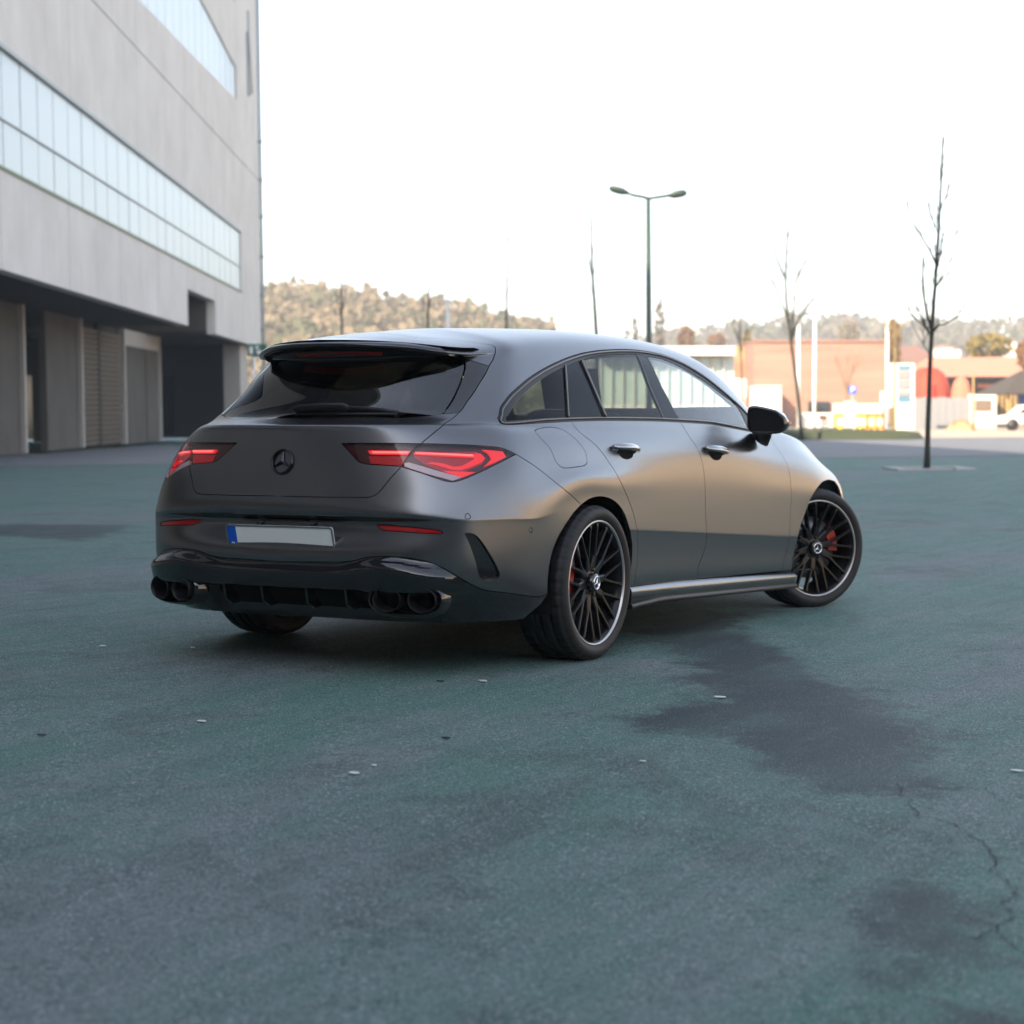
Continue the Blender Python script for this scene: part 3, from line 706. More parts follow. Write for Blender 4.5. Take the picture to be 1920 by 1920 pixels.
# tail lamps: housing, lit guides and a clear lens, one unit on the body and one on the tailgate, each side
LOUT = path(c_('lamp_top_out'), c_('lamp_bot_out'), c_('gate_lamp', rev=True))
LIN = path(c_('lamp_bot_in'), c_('lamp_top_in'), c_('gate_lamp'))
lout = panel('tail_lamp', LOUT, mt=M_REDHOUSE, parent=car, off=-.016, flange=.01)
lin = panel('tailgate_lamp', LIN, mt=M_REDHOUSE, parent=gate, off=-.016, flange=.01)
for key, mt, of in (('l_bar_in', M_LIT, -.008), ('l_hot_in', M_LITHOT, -.004), ('l_box_in', M_REDDIM, -.012)):
    panel('light_guide', poly(key), mt=mt, parent=lin, off=of, flange=.006, gap=0)
panel('lens', LIN, mt=M_LENS, parent=lin, off=.002, flange=.016)
panel('lens', LOUT, mt=M_LENS, parent=lout, off=.002, flange=.016)
for key, mt, of in (('l_glow', M_REDDIM, -.013), ('l_bar_out', M_LIT, -.008), ('l_hot_out', M_LITHOT, -.004), ('l_hook', M_LIT, -.009), ('l_arrow', M_LIT, -.008), ('l_low', M_LIT, -.011), ('l_white', M_REVERSE, -.010)):  # l_glow is an added panel imitating the lamp's glow
    panel('light_guide' if key != 'l_white' else 'reverse_light', poly(key), mt=mt, parent=lout, off=of, flange=.006, gap=0)

# the rear bumper with its vent, reflector and sensors
BUMP = path(GATE_LOW[::-1], c_('lamp_bot_out', rev=True), c_('bumper_side'), c_('arch_rear_low', rev=True), DIFF[::-1])
VENT = closed('vent'); REFL = closed('reflector')
def disc_uv(uv, r):
    _, A, B, _n = frame_at(np.array([uv[0]]), np.array([uv[1]]))
    ea, eb = A[0], B[0]
    E_, F_, G_ = ea@ea, ea@eb, eb@eb
    pts = []
    e1 = ea/np.linalg.norm(ea); e2 = eb-e1*(eb@e1); e2 /= np.linalg.norm(e2)
    for k in range(20):
        d = e1*math.cos(k*math.pi/10)*r+e2*math.sin(k*math.pi/10)*r
        rhs = np.array([d@ea, d@eb]); sol = np.linalg.solve(np.array([[E_, F_], [F_, G_]]), rhs)
        pts.append(np.array(uv)+sol)
    return np.array(pts)
SENS = [disc_uv(U['sensor'][0], .0105), disc_uv(U['sensor'][1], .0095)]
bumper = panel('rear_bumper', BUMP, [VENT, REFL]+SENS, mt=M_PAINT, parent=car, side='centre', gap=.0015)
panel('side_vent', VENT, mt=M_GLOSS, parent=bumper, off=-.014, gap=-.004, flange=0)
panel('reflector', REFL, mt=M_REDREFL, parent=bumper, off=-.002, gap=.003, flange=.01)
panel('reflector_seat', REFL, mt=M_BLACK, parent=bumper, off=-.008, gap=-.002, flange=0)
for s_ in SENS: panel('parking_sensor', s_, mt=M_PAINT, parent=bumper, off=-.0005, gap=.0012, flange=.006)
def ledge(V2, P):
    v = V2[:, 1]; y = np.abs(P[:, 1])
    sm_ = lambda t: np.clip(t, 0, 1)**2*(3-2*np.clip(t, 0, 1))
    top = 2.82+.42*np.exp(-((y-.50)/.14)**2)                       # where the paint begins
    lip = .030*sm_((top-.02-v)/.45)*sm_((v-1.55)/.35)*sm_((.84-y)/.16)
    pod = .020*np.exp(-((y-.575)/.17)**4)*sm_((v-1.2)/.4)*sm_((top-v)/.5)
    well = -.045*sm_((1.75-v)/.35)*sm_((.41-y)/.06)*sm_((v-.15)/.35)
    return lip+pod+well
DIFFP = path(DIFF, c_('arch_rear_low')[:1], line(U['arch_rear_low'][0], (7.05, .75)), line((7.05, .75), (6.6, 0.0)), line((6.6, 0), (0, 0), 40))
diff = panel('diffuser', DIFFP, mt=M_GLOSS, parent=car, side='centre', gap=.0015, disp=ledge)

# body shell: everything else, front wings, roof, pillars and quarter panels
FRONT_ARCH = path(c_('arch_front'), c_([U['arch_front'][-1], (17.42, 7.0), (17.5, 5.2), (17.5, 3.0), (17.48, 1.0)]))
DLO = path(c_('dlo_up'), c_('dlo_lo_front'), c_('dlo_lo_mid'), c_('dlo_lo_rear'))
SHELL = path(ROOFSEAM, GATE_UP1, GATE_UP2, c_('gate_mid'), c_('lamp_top_out'), c_('bumper_side'), c_('arch_rear'), c_('sill_end_r'),
             c_('seam_rear', rev=True), c_('dlo_lo_rear'), c_('dlo_up'), c_('seam_front'), c_('sill_end_f'), FRONT_ARCH,
             line((17.48, 1.0), (17.45, 0)), line((17.45, 0), (21, 0), 60), line((21, 0), (21, 19), 120), line((21, 19), (0, 19), 200), line((0, 19), (0, 17.62), 12))
WS = path(line((14.95, 19), (14.9, 16.5)), line((14.9, 16.5), (14.75, 13.4)), line((14.75, 13.4), (14.5, 12.6)), line((14.5, 12.6), (13.55, 14.6)), line((13.55, 14.6), (13.3, 16.2)), line((13.3, 16.2), (13.2, 19)))
WSH = WS.copy(); WSH[:, 1] = np.minimum(WSH[:, 1], 18.999)
i0 = np.argmin(np.hypot(SHELL[:, 0]-14.95, SHELL[:, 1]-19)); i1 = np.argmin(np.hypot(SHELL[:, 0]-13.2, SHELL[:, 1]-19))
SHELLW = path(SHELL[:i0], WS, SHELL[i1+1:])
shell = panel('body_shell', SHELLW, [FLAP], mt=M_PAINT, parent=car, side='centre')
panel('windscreen', WS, mt=M_CLEAR, parent=car, side='centre', flange=0, gap=0, coarse=2)

# side windows
QG = path(c_('quarter_glass_up'), c_(U['quarter_glass_lo'][:3]), c_(U['quarter_glass_lo'][2:]))
FG = poly('fixed_glass'); BP = poly('b_pillar')
RG = path(c_('rear_glass_up'), c_(U['rear_glass_lo'][:3]), c_(U['rear_glass_lo'][2:5]), c_(U['rear_glass_lo'][4:]))
FRG = path(c_('front_glass_up'), c_(U['front_glass_lo'][:3]), c_(U['front_glass_lo'][2:6]), c_(U['front_glass_lo'][5:]))
panel('window_surround', DLO, [QG, FG, RG, BP, FRG], mt=M_BLACK, parent=car, gap=.001, flange=.012, off=-.003)
panel('quarter_window', QG, mt=M_PRIV, parent=car, flange=0, gap=.0, off=-.005)
panel('fixed_window', FG, mt=M_BAND, parent=rdoor, flange=0, gap=.0, off=-.005)
panel('door_window', RG, mt=M_PRIV, parent=rdoor, flange=0, gap=.0, off=-.005)
panel('pillar_cover', BP, mt=M_BAND, parent=rdoor, flange=.004, gap=.0, off=-.004)
panel('door_window', FRG, mt=M_FRONTG, parent=fdoor, flange=0, gap=.0, off=-.005)
# trim strip: a slim bead round the inside of the window opening, and two dividers
def bead(keys, r, off, nm, par, mt=M_TRIM, inset=.012):
    P = shrink(path(*keys), inset)
    p, A, B, n = frame_at(P[:, 0], P[:, 1])
    p = p+n*off
    pts = [Vector(q) for q in p]; pts.append(pts[0]); pts.append(pts[1])
    mb = MB(); mb.tube(pts, r, 6, cap=False)
    return both(nm, mb, mt, par)
bead([DLO], .0042, .000, 'window_trim', car)
for a, b in (((850, 425), (880, 868)),):
    pass
def strip(key, wdt, par, nm):
    P = c_(key, step=.02); p, A, B, n = frame_at(P[:, 0], P[:, 1]); p = p+n*.001
    mb = MB(); mb.tube([Vector(q) for q in p], wdt, 6)
    return both(nm, mb, M_TRIM, par)
strip('div1', .0045, rdoor, 'window_divider'); strip('div2', .006, rdoor, 'window_divider')

# inner lining: keeps the cabin dark and closes the seams from behind
LINING = path(line((0, .3), (0, 10.4), 40), line((0, 10.4), (2.9, 10.6)), line((2.9, 10.6), (3.25, 13.2)), line((3.25, 13.2), (2.6, 13.9)), line((2.6, 13.9), (0, 13.9)), line((0, 13.9), (0, 19), 30), line((0, 19), (13.1, 19), 100), line((13.1, 19), (13.2, 16.4)), line((13.2, 16.4), (13.5, 14.9)),
              line((13.5, 14.9), (14.4, 12.9)), line((14.4, 12.9), (14.7, 12.0)), line((14.7, 12.0), (16.5, 11.8), 20), line((16.5, 11.8), (16.5, 8.4)), line((16.5, 8.4), (14.95, 7.0)), line((14.95, 7.0), (14.95, .3), 30), line((14.95, .3), (10.1, .3), 40), line((10.1, .3), (10.1, 5.0)), line((10.1, 5.0), (9.2, 6.3)), line((9.2, 6.3), (7.7, 6.2)), line((7.7, 6.2), (6.9, 4.5)), line((6.9, 4.5), (6.9, .3)), line((6.9, .3), (0, .3), 60))
panel('cabin_lining', LINING, [shrink(DLO, .022)], mt=M_DARK, parent=car, side='centre', off=-.030, flange=0, gap=0, coarse=3)
lamp_back = path(c_('lamp_top_in'), c_('lamp_top_out'), c_('lamp_bot_out'), c_('lamp_bot_in'))

# ------------------------------------------------------------------ car details
def local(p, ex, ez=None):
    """matrix with x along ex"""
    ex = Vector(ex).normalized(); ez = Vector(ez or (0, 0, 1)); ey = ez.cross(ex).normalized(); ez = ex.cross(ey)
    M_ = Matrix((ex, ey, ez)).transposed().to_4x4(); M_.translation = Vector(p)
    return M_

# tyres and wheels, axis along y, outside face towards -y
TR = .332
def tyre_mesh():
    prof = []
    def pr(a, r): prof.append((a, r))
    # outer sidewall -> tread -> inner sidewall
    for a, r in ((.018, .250), (.004, .262), (-.004, .270), (-.012, .284), (-.013, .298), (-.008, .312), (.004, .322), (.016, .3275)): pr(a, r)
    ribs = [(.016, .058), (.066, .108), (.116, .150), (.158, .200)]
    ctr = .115
    for i, (a0, a1) in enumerate(ribs):
        for k in range(4):
            a = a0+(a1-a0)*k/3
            pr(a, TR-.0045*((a-ctr)/.1)**2)
        if i < 3:
            b0 = ribs[i+1][0]
            pr(a1+.0012, TR-.0085); pr(b0-.0012, TR-.0085)
    for a, r in ((.216, .3225), (.226, .312), (.230, .298), (.226, .284), (.215, .268), (.20, .250)): pr(a, r)
    n = 240
    mb = MB(); mb.lathe(prof, n, closed=False)
    # lateral sipes on the shoulders
    out = []
    for q, v in enumerate(mb.v):
        i, k = divmod(q, n)
        a, r = prof[i]
        sh = (a < .05 and r > .318) or (a > .17 and r > .316)
        if sh and k % 6 == 0:
            s_ = (r-.005)/r
            v = (v[0]*s_, v[1], v[2]*s_)
        out.append(v)
    mb.v = out
    return mb
ME_TYRE = tyre_mesh().build('tyre', M_RUB).data; bpy.data.objects.remove(bpy.data.objects['tyre'])
RO = .266
def wheel_meshes():
    b = MB()                                                     # barrel, hub and ten split spokes
    b.lathe([(.004, RO-.010), (.012, RO-.018), (.03, RO-.026), (.10, RO-.034), (.20, RO-.03), (.21, .25), (.205, .255)], 96)
    b.lathe([(.030, .0), (.030, .062), (.034, .074), (.045, .080), (.075, .085), (.09, .10)], 60)
    def bar(p, q, w0, w1, d0, d1, f0, f1):
        """tapered bar from p to q (r, angle); w width, d depth, f front face offset"""
        P = [Vector((p[0]*math.cos(p[1]), 0, p[0]*math.sin(p[1]))), Vector((q[0]*math.cos(q[1]), 0, q[0]*math.sin(q[1])))]
        t = (P[1]-P[0]).normalized(); s_ = Vector((t.z, 0, -t.x))
        vs = []
        for c, w_, d, f in ((P[0], w0, d0, f0), (P[1], w1, d1, f1)):
            for sx, yy in ((-1, f+d), (-1, f+.004), (-.62, f), (.62, f), (1, f+.004), (1, f+d)):
                vs.append(c+s_*sx*w_/2+Vector((0, yy, 0)))
        fs = [(i, i+1, i+7, i+6) for i in range(5)]+[(5, 0, 6, 11), (0, 5, 4, 3, 2, 1), (6, 7, 8, 9, 10, 11)]
        b.add(vs, fs)
    for k in range(10):
        a = 2*math.pi*(k+.5)/10
        bar((.055, a), (.124, a), .038, .030, .034, .034, .027, .020)
        for s_ in (-1, 1):
            bar((.112, a+s_*.045), (.244, a+s_*.185), .0135, .0105, .030, .022, .0195, .004)
            bar((.238, a+s_*.185), (RO-.014, a+s_*.187), .0105, .020, .022, .02, .004, .006)
        # lug bolt pocket
    for k in range(5):
        a = 2*math.pi*k/5+.3
        c = Vector((.056*math.cos(a), 0, .056*math.sin(a)))
        b.tube([c+Vector((0, .022, 0)), c+Vector((0, .04, 0))], .009, 6)
    lip = MB(); lip.lathe([(.006, RO-.010), (-.002, RO-.008), (-.004, RO-.004), (-.002, RO+.001), (.006, RO+.002)], 128)
    cap = MB(); cap.lathe([(.03, .041), (.008, .041), (.003, .036), (.001, .030)], 48); 
    cap.lathe([(.004, .0), (.003, .031)], 48)
    emb = MB()
    emb.lathe([(.004, .0235), (-.0005, .0245), (-.002, .027), (-.0005, .0295), (.004, .0305)], 48)
    for k in range(3):
        a = math.pi/2+2*math.pi*k/3
        d = Vector((math.cos(a), 0, math.sin(a))); s_ = Vector((d.z, 0, -d.x)); f = Vector((0, -1, 0))
        o = Vector((0, .001, 0))
        emb.add([o+s_*.0055-d*.003, o-s_*.0055-d*.003, o+d*.026, o+f*.004], [(0, 3, 2), (3, 1, 2)])
    dsc = MB(); dsc.lathe([(.075, .09), (.075, .170), (.100, .170), (.100, .09)], 64); dsc.lathe([(.075, .0), (.072, .088), (.075, .09)], 48)
    cal = MB()
    pts = []
    for r0, r1, a0 in ((.118, .178, 0),):
        n = 14; rim = []
        for yy in (.052, .115):
            for rr in (r0, r1):
                rim.append([(rr*math.cos(t), yy, rr*math.sin(t)) for t in np.linspace(-.42, .42, n)])
        vs = [p for R in rim for p in R]; fs = []
        def q(i, j):
            for k in range(n-1): fs.append((i*n+k, i*n+k+1, j*n+k+1, j*n+k))
        q(0, 1); q(1, 3); q(3, 2); q(2, 0)
        fs += [(0, n, 3*n, 2*n), (n-1, 3*n-1, 4*n-1, 2*n-1)]
        cal.add(vs, fs)
    return [x.build(nm, mt).data for x, nm, mt in ((b, 'wheel', M_RIM), (lip, 'rim_lip', M_LIP), (cap, 'hub_cap', M_GLOSS), (emb, 'star_emblem', M_CHROME), (dsc, 'brake_disc', M_STEEL), (cal, 'brake_caliper', M_CALIPER))]
WM = wheel_meshes()
for nm in ('wheel', 'rim_lip', 'hub_cap', 'star_emblem', 'brake_disc', 'brake_caliper'): bpy.data.objects.remove(bpy.data.objects[nm])
STEER = -.531
# (x, y, steer, spin, side, where the caliper sits)
for x, y, st, spin, sd_, ca in ((0, -.9067, 0, .22, 1, math.pi*.97), (2.729, -.895, STEER, .12, 1, .30), (0, .9067, 0, .5, -1, .1), (2.729, .895, STEER, .3, -1, math.pi-.1)):
    wh = link('wheel', WM[0], None, car)
    M0 = Matrix.Translation((x, y, .3275)) @ Matrix.Rotation(st + (math.pi if sd_ < 0 else 0), 4, 'Z')
    wh.matrix_local = M0 @ Matrix.Rotation(spin, 4, 'Y')
    for nm, me in (('tyre', ME_TYRE), ('rim_lip', WM[1]), ('hub_cap', WM[2]), ('star_emblem', WM[3]), ('brake_disc', WM[4])):
        link(nm, me, None, wh)
    c = link('brake_caliper', WM[5], None, wh)
    c.matrix_local = Matrix.Rotation(-spin, 4, 'Y') @ Matrix.Rotation(-ca, 4, 'Y')

# wheel wells, floor pan
for x in (.0, 2.729):
    yo_ = -.885 if x < 1 else -.80
    mb = MB(); n = 30; R = []
    for y, r in ((yo_, .378), (-.75, .395), (-.45, .395), (-.44, .05)):
        R.append([(x+r*math.cos(t), y, .335+r*math.sin(t)) for t in np.linspace(-.35, math.pi+.35, n)])
    mb.add([p for r in R for p in r], [(i*n+k, i*n+k+1, (i+1)*n+k+1, (i+1)*n+k) for i in range(3) for k in range(n-1)], True)
    both('wheel_arch_liner', mb, M_DARK, car)
mb = MB(); mb.box(-.60, -.72, .19, 3.40, .72, .22); mb.box(-.55, -.50, .22, .0, .50, .34)
single('floor_pan', mb, M_DARK, car)

# side skirt with a black blade below
def skirt():
    a, b = MB(), MB()
    xs = np.linspace(.345, 2.40, 28)
    rows, rb = [], []
    for x in xs:
        zt = .272-.0345*(x-.36); k = np.clip((x-.345)/.35, 0, 1); f = np.clip((2.40-x)/.25, 0, 1)
        yo = -.893-.012*(1-k)
        rows.append([(x, -.855, zt+.012), (x, -.872, zt-.001), (x, yo+.003, zt-.012), (x, yo, zt-.026), (x, yo+.004, zt-.062+.0*k-.012*(1-k)), (x, -.86, zt-.076)])
        zb_ = zt-.058-.018*(1-k)
        out = .004*k
        rb.append([(x, -.86, zb_), (x, yo+.002-out, zb_-.003), (x, yo-.004-out, zb_-.012), (x, yo-.002-out, zb_-.026), (x, -.80, zb_-.034)])
    for mbx, R in ((a, rows), (b, rb)):
        n = len(R[0]); vs = [p for r in R for p in r]
        mbx.add(vs, [(i*n+j, i*n+j+1, (i+1)*n+j+1, (i+1)*n+j) for i in range(len(R)-1) for j in range(n-1)], True)
        mbx.add(R[0], [tuple(range(n))]); mbx.add(R[-1], [tuple(range(n-1, -1, -1))])
    sk = both('side_skirt', a, M_PAINT, car)
    both('skirt_blade', b, M_BLACK, sk)
skirt()

# exhaust: an oval shroud and two tips each side
def exhaust():
    sh = MB()
    yaw = .24
    cx, cy, cz = -.990, -.574, .303
    ex = Vector((math.sin(yaw), -math.cos(yaw), 0)); ez = Vector((0, 0, 1)); ey = Vector((-math.cos(yaw), -math.sin(yaw), 0))   # ey points out of the car
    C0_ = Vector((cx, cy, cz))
    def oval(a, b, d, n=56, e=2.6):
        r = []
        for k in range(n):
            t = 2*math.pi*k/n
            c, s_ = math.cos(t), math.sin(t)
            r.append(C0_+ex*a*math.copysign(abs(c)**(2/e), c)+ez*b*math.copysign(abs(s_)**(2/e), s_)+ey*d)
        return r
    R = [oval(.168, .078, -.06), oval(.157, .069, -.016), oval(.150, .063, -.003), oval(.146, .060, -.001), oval(.143, .058, -.005), oval(.139, .054, -.13), oval(.0, .0, -.131)]
    n = 56; vs = [p for r in R for p in r]
    sh.add(vs, [(i*n+k, i*n+(k+1) % n, (i+1)*n+(k+1) % n, (i+1)*n+k) for i in range(len(R)-1) for k in range(n)], True)
    s1 = both('exhaust_shroud', sh, M_GLOSS, diff)
    for s_ in (-1, 1):
        tp = MB(); n = 40; rings = []
        cc = C0_+ex*s_*.072
        for a, b, d in ((.058, .050, -.04), (.058, .050, .012), (.057, .049, .016), (.0545, .0465, .015), (.052, .044, .0), (.049, .041, -.14), (0, 0, -.14)):
            rings.append([cc+ex*a*math.cos(2*math.pi*k/n)+ez*b*math.sin(2*math.pi*k/n)+ey*d for k in range(n)])
        vs = [p for r in rings for p in r]
        tp.add(vs, [(i*n+k, i*n+(k+1) % n, (i+1)*n+(k+1) % n, (i+1)*n+k) for i in range(len(rings)-1) for k in range(n)], True)
        both('exhaust_tip', tp, M_TIP, diff)
    for y in (.11, .30):
        fn = MB()
        fn.prism([(-.985, .40), (-1.005, .36), (-.985, .27), (-.94, .245), (-.90, .25), (-.90, .40)], -y-.006, -y+.006, lambda u, v, w_: Vector((u, w_, v)))
        both('diffuser_fin', fn, M_GLOSS, diff)
M_HANDLE = mat('handle_gloss', (.34, .345, .355), rough=.12, metal=.9, coat=.5)
M_TIP = mat('black_exhaust_tip', (.010, .010, .011), rough=.42, spec=.3)
exhaust()

# number plate
def rrect(w_, h_, r, n=6):
    out = []
    for cx, cy, a0 in ((w_/2-r, h_/2-r, 0), (-w_/2+r, h_/2-r, 90), (-w_/2+r, -h_/2+r, 180), (w_/2-r, -h_/2+r, 270)):
        for k in range(n+1):
            a = math.radians(a0+90*k/n); out.append((cx+r*math.cos(a), cy+r*math.sin(a)))
    return out
def text_mesh(s_, size):
    cu = bpy.data.curves.new('letters', 'FONT'); cu.body = s_; cu.size = size; cu.align_x = 'CENTER'; cu.align_y = 'CENTER'; cu.extrude = size*.02
    o = bpy.data.objects.new('letters', cu); COL.objects.link(o)
    me = bpy.data.meshes.new_from_object(o.evaluated_get(bpy.context.evaluated_depsgraph_get()))
    bpy.data.objects.remove(o)
    return me
t_ = .2317
PL = LM @ local((-1.0115, 0, .522), (0, -1, 0), (-math.sin(t_), 0, math.cos(t_)))     # x to the viewer's right, z up the plate, -y out of it
mb = MB(); mb.prism(rrect(.524, .116, .012), -.0, .008, lambda u, v, w_: PL @ Vector((u, -w_, v)))
plate = mb.build('number_plate', M_PLATE, car)
mb = MB()
a_, b_ = rrect(.524, .116, .012), rrect(.514, .106, .009)
n = len(a_)
vs = [PL @ Vector((p[0], -w_, p[1])) for w_ in (.004, .0105) for L in (a_, b_) for p in L]
fs = []
for k in range(n):
    l = (k+1) % n
    fs += [(2*n+k, 2*n+l, 3*n+l, 3*n+k), (k, l, 2*n+l, 2*n+k), (n+k, 3*n+k, 3*n+l, n+l)]
mb.add(vs, fs); mb.build('plate_rim', M_STEEL, plate)
mb = MB(); mb.prism([(-.256, -.052), (-.213, -.052), (-.213, .052), (-.256, .052)], .006, .0092, lambda u, v, w_: PL @ Vector((u, -w_, v))); mb.build('country_strip', M_BLUE, plate)
me = text_mesh('P', .032)
o = link('letter', me, M_WHITE, plate)
o.matrix_local = PL @ Matrix.Translation((-.2345, -.0098, -.026)) @ Matrix.Rotation(math.pi/2, 4, 'X')
mb = MB()
for k in range(9): mb.box(.105+k*.0052, -.0092, -.0515, .1085+k*.0052, -.0085, -.0480)
mb.v = [tuple(PL @ Vector(p)) for p in mb.v]; mb.build('maker_print', M_BLACK, plate)
for y in (-.129, .129):
    mb = MB(); mb.add([LM @ Vector(p) for p in ((-.975, y-.02, .592), (-.975, y+.02, .592), (-.992, y+.014, .588), (-.992, y-.014, .588), (-.985, y, .575))], [(0, 1, 2, 3), (3, 2, 4), (0, 3, 4), (1, 4, 2), (0, 4, 1)]); mb.build('plate_light', M_LIP, bumper)

# three pointed star on the tailgate
def star():
    uv = U['star'][0]
    p, A, B, n_ = frame_at(np.array([0.0]), np.array([uv[1]]))
    n_ = Vector((n_[0][0], 0, n_[0][2])).normalized(); c = Vector((p[0][0], 0, p[0][2]))
    M_ = local(c, (0, -1, 0), n_.cross(Vector((0, -1, 0))) if False else Vector((0, -1, 0)).cross(n_)*-1)
    ez = Vector((0, -1, 0)).cross(n_); ez = ez if ez.z > 0 else -ez
    ex = Vector((0, -1, 0))
    mb = MB()
    R, n = .0485, 56
    ringp = []
    for rr, d in ((R-.0045, .004), (R-.0035, .010), (R, .0125), (R+.0035, .010), (R+.0045, .002)):
        ringp.append([c+ex*rr*math.cos(2*math.pi*k/n)+ez*rr*math.sin(2*math.pi*k/n)+n_*d for k in range(n)])
    vs = [q for r in ringp for q in r]
    mb.add(vs, [(i*n+k, i*n+(k+1) % n, (i+1)*n+(k+1) % n, (i+1)*n+k) for i in range(4) for k in range(n)], True)
    for k in range(3):
        a = math.pi/2+2*math.pi*k/3
        d = ex*math.cos(a)+ez*math.sin(a); s_ = ex*math.sin(a)-ez*math.cos(a)
        o_ = c+n_*.004
        mb.add([o_+s_*.0095-d*.0055, o_-s_*.0095-d*.0055, o_+d*(R-.001), c+n_*.0135, o_+d*(R-.001)+n_*.005], [(0, 3, 4, 2), (3, 1, 2, 4)])
    mb.v = [tuple(q) for q in lean(mb.v)]
    mb.build('star_emblem', M_DCHROME, gate)
star()

# rear wiper
mb = MB()
mb.tube([(-.772, -.405, 1.031), (-.778, -.33, 1.040), (-.792, -.22, 1.048), (-.80, -.15, 1.050)], [.007, .008, .009, .010], 8)
mb.tube([(-.800, -.19, 1.050), (-.806, -.17, 1.052), (-.812, -.05, 1.050), (-.812, .05, 1.046), (-.808, .075, 1.044)], [(.008, .008), (.012, .022), (.013, .024), (.012, .022), (.008, .012)], 12)
mb.tube([(-.776, -.40, 1.024), (-.80, -.1, 1.026), (-.805, .07, 1.026)], .006, 6)
single('wiper', mb, M_BLACK, gate)

# door handles: a flat dark disc in place of the bowl, a grip across it
for dr, hk in ((rdoor, 0), (fdoor, 1)):
    uv = U['handles'][hk]
    ring = disc_uv(uv, .03)
    p, A, B, n_ = frame_at(np.array([uv[0]]), np.array([uv[1]]))
    p, n_ = Vector(p[0]), Vector(n_[0]); ex = Vector(A[0]).normalized(); ez = n_.cross(ex); ez = ez if ez.z > 0 else -ez
    mb = MB(); n = 36; R = []
    for a, b, d in ((.076, .034, .0005), (.070, .030, .0012), (0, 0, .0014)):
        R.append([p+ex*(a*math.cos(2*math.pi*k/n))+ez*(b*math.sin(2*math.pi*k/n)*(1.0 if math.sin(2*math.pi*k/n) < 0 else .5)-.006)+n_*d for k in range(n)])
    mb.add([q for r in R for q in r], [(i*n+k, i*n+(k+1) % n, (i+1)*n+(k+1) % n, (i+1)*n+k) for i in range(2) for k in range(n)], True)
    both('handle_disc', mb, M_DARK, dr)
    mb = MB()
    mb.tube([p-ex*.122+ez*.016+n_*.002, p-ex*.112+ez*.014+n_*.014, p-ex*.06+ez*.010+n_*.031, p+ex*.0+ez*.007+n_*.036, p+ex*.06+ez*.003+n_*.031, p+ex*.106-ez*.003+n_*.012, p+ex*.112-ez*.004+n_*.002],
            [(.008, .008), (.013, .012), (.020, .013), (.021, .014), (.020, .013), (.012, .010), (.006, .006)], 16)
    both('door_handle', mb, M_HANDLE, dr)

# door mirrors: housing, glass and foot
def mirror():
    hs = MB(); n = 28
    R = []
    cy, cz = -.972, 1.010
    for x, sy, sz, e, oy, oz in ((1.752, .086, .056, 4.2, 0, 0), (1.750, .093, .063, 4.2, 0, 0), (1.765, .099, .068, 4.0, 0, 0), (1.81, .100, .068, 3.4, 0, -.001), (1.87, .092, .060, 2.6, .006, -.003), (1.915, .068, .042, 2.2, .014, -.006), (1.935, .02, .012, 2, .016, -.008)):
        r = []
        for k in range(n):
            t = 2*math.pi*k/n; c, s_ = math.cos(t), math.sin(t)
            yy = sy*math.copysign(abs(c)**(2/e), c); zz = sz*math.copysign(abs(s_)**(2/e), s_)
            yy, zz = yy*.93, zz*.93
            f = yy/.1                                                    # +1 next to the door, -1 outside: the top edge falls outwards
            zz = zz*(1+.10*f) + (.018*f if zz > 0 else .004*f-.006*(1-f*f)) - (.010 if f < -.6 and zz > 0 else 0)
            r.append((x-.035*f*(1 if x < 1.8 else .4), cy+oy+yy, cz+oz+zz))
        R.append(r)
    vs = [p for r in R for p in r]
    hs.add(vs, [(i*n+k, i*n+(k+1) % n, (i+1)*n+(k+1) % n, (i+1)*n+k) for i in range(len(R)-1) for k in range(n)], True)
    hs.add(R[-1], [tuple(range(n))])
    h = both('wing_mirror', hs, M_GLOSS, car)
    g = MB(); c = None
    g.add([(p[0]+.006, p[1]*.97+cy*.03, p[2]*.97+cz*.03) for p in R[0]], [tuple(range(n))])
    both('mirror_glass', g, mat('mirror_glass', (.5, .52, .53), rough=.02, metal=1), h)
    f = MB()
    f.tube([(1.985, -.845, .918), (1.93, -.872, .915), (1.87, -.905, .922), (1.835, -.935, .945), (1.82, -.955, .985)], [(.05, .02), (.052, .019), (.045, .018), (.038, .02), (.03, .03)], 12)
    both('mirror_foot', f, M_BLACK, h)
    s_ = MB(); s_.box(1.85, -1.062, .995, 1.875, -1.056, 1.003)
    both('side_indicator', s_, M_LIP, h)
mirror()

# cabin: seats, bench, dashboard and wheel, seen dimly through the glass
def seat(x, y, wdt, h0, h1, name, head=True, parent=car):
    mb = MB()
    mb.box(x-.10, y-wdt/2, .42, x+.42, y+wdt/2, .56)
    M_ = Matrix.Translation((x, y, .5)) @ Matrix.Rotation(-.30, 4, 'Y')
    mb.box(-.10, -wdt/2+.02, 0, .03, wdt/2-.02, h1, M_)
    s_ = single(name, mb, M_SEAT, parent); bevel(s_, .05, 3)
    if head:
        hb = MB()
        hb.box(-.075, -.13, h1+.03, .02, .13, h1+.20, M_)
        hb.tube([M_ @ Vector((-.03, -.05, h1-.02)), M_ @ Vector((-.03, -.05, h1+.06))], .007, 6); hb.tube([M_ @ Vector((-.03, .05, h1-.02)), M_ @ Vector((-.03, .05, h1+.06))], .007, 6)
        q = single('headrest', hb, M_SEAT, s_); bevel(q, .035, 3)
for y in (-.37, .37): seat(1.02, y, .52, 0, .58, 'front_seat')
seat(.22, 0, 1.28, 0, .44, 'rear_bench', head=False)
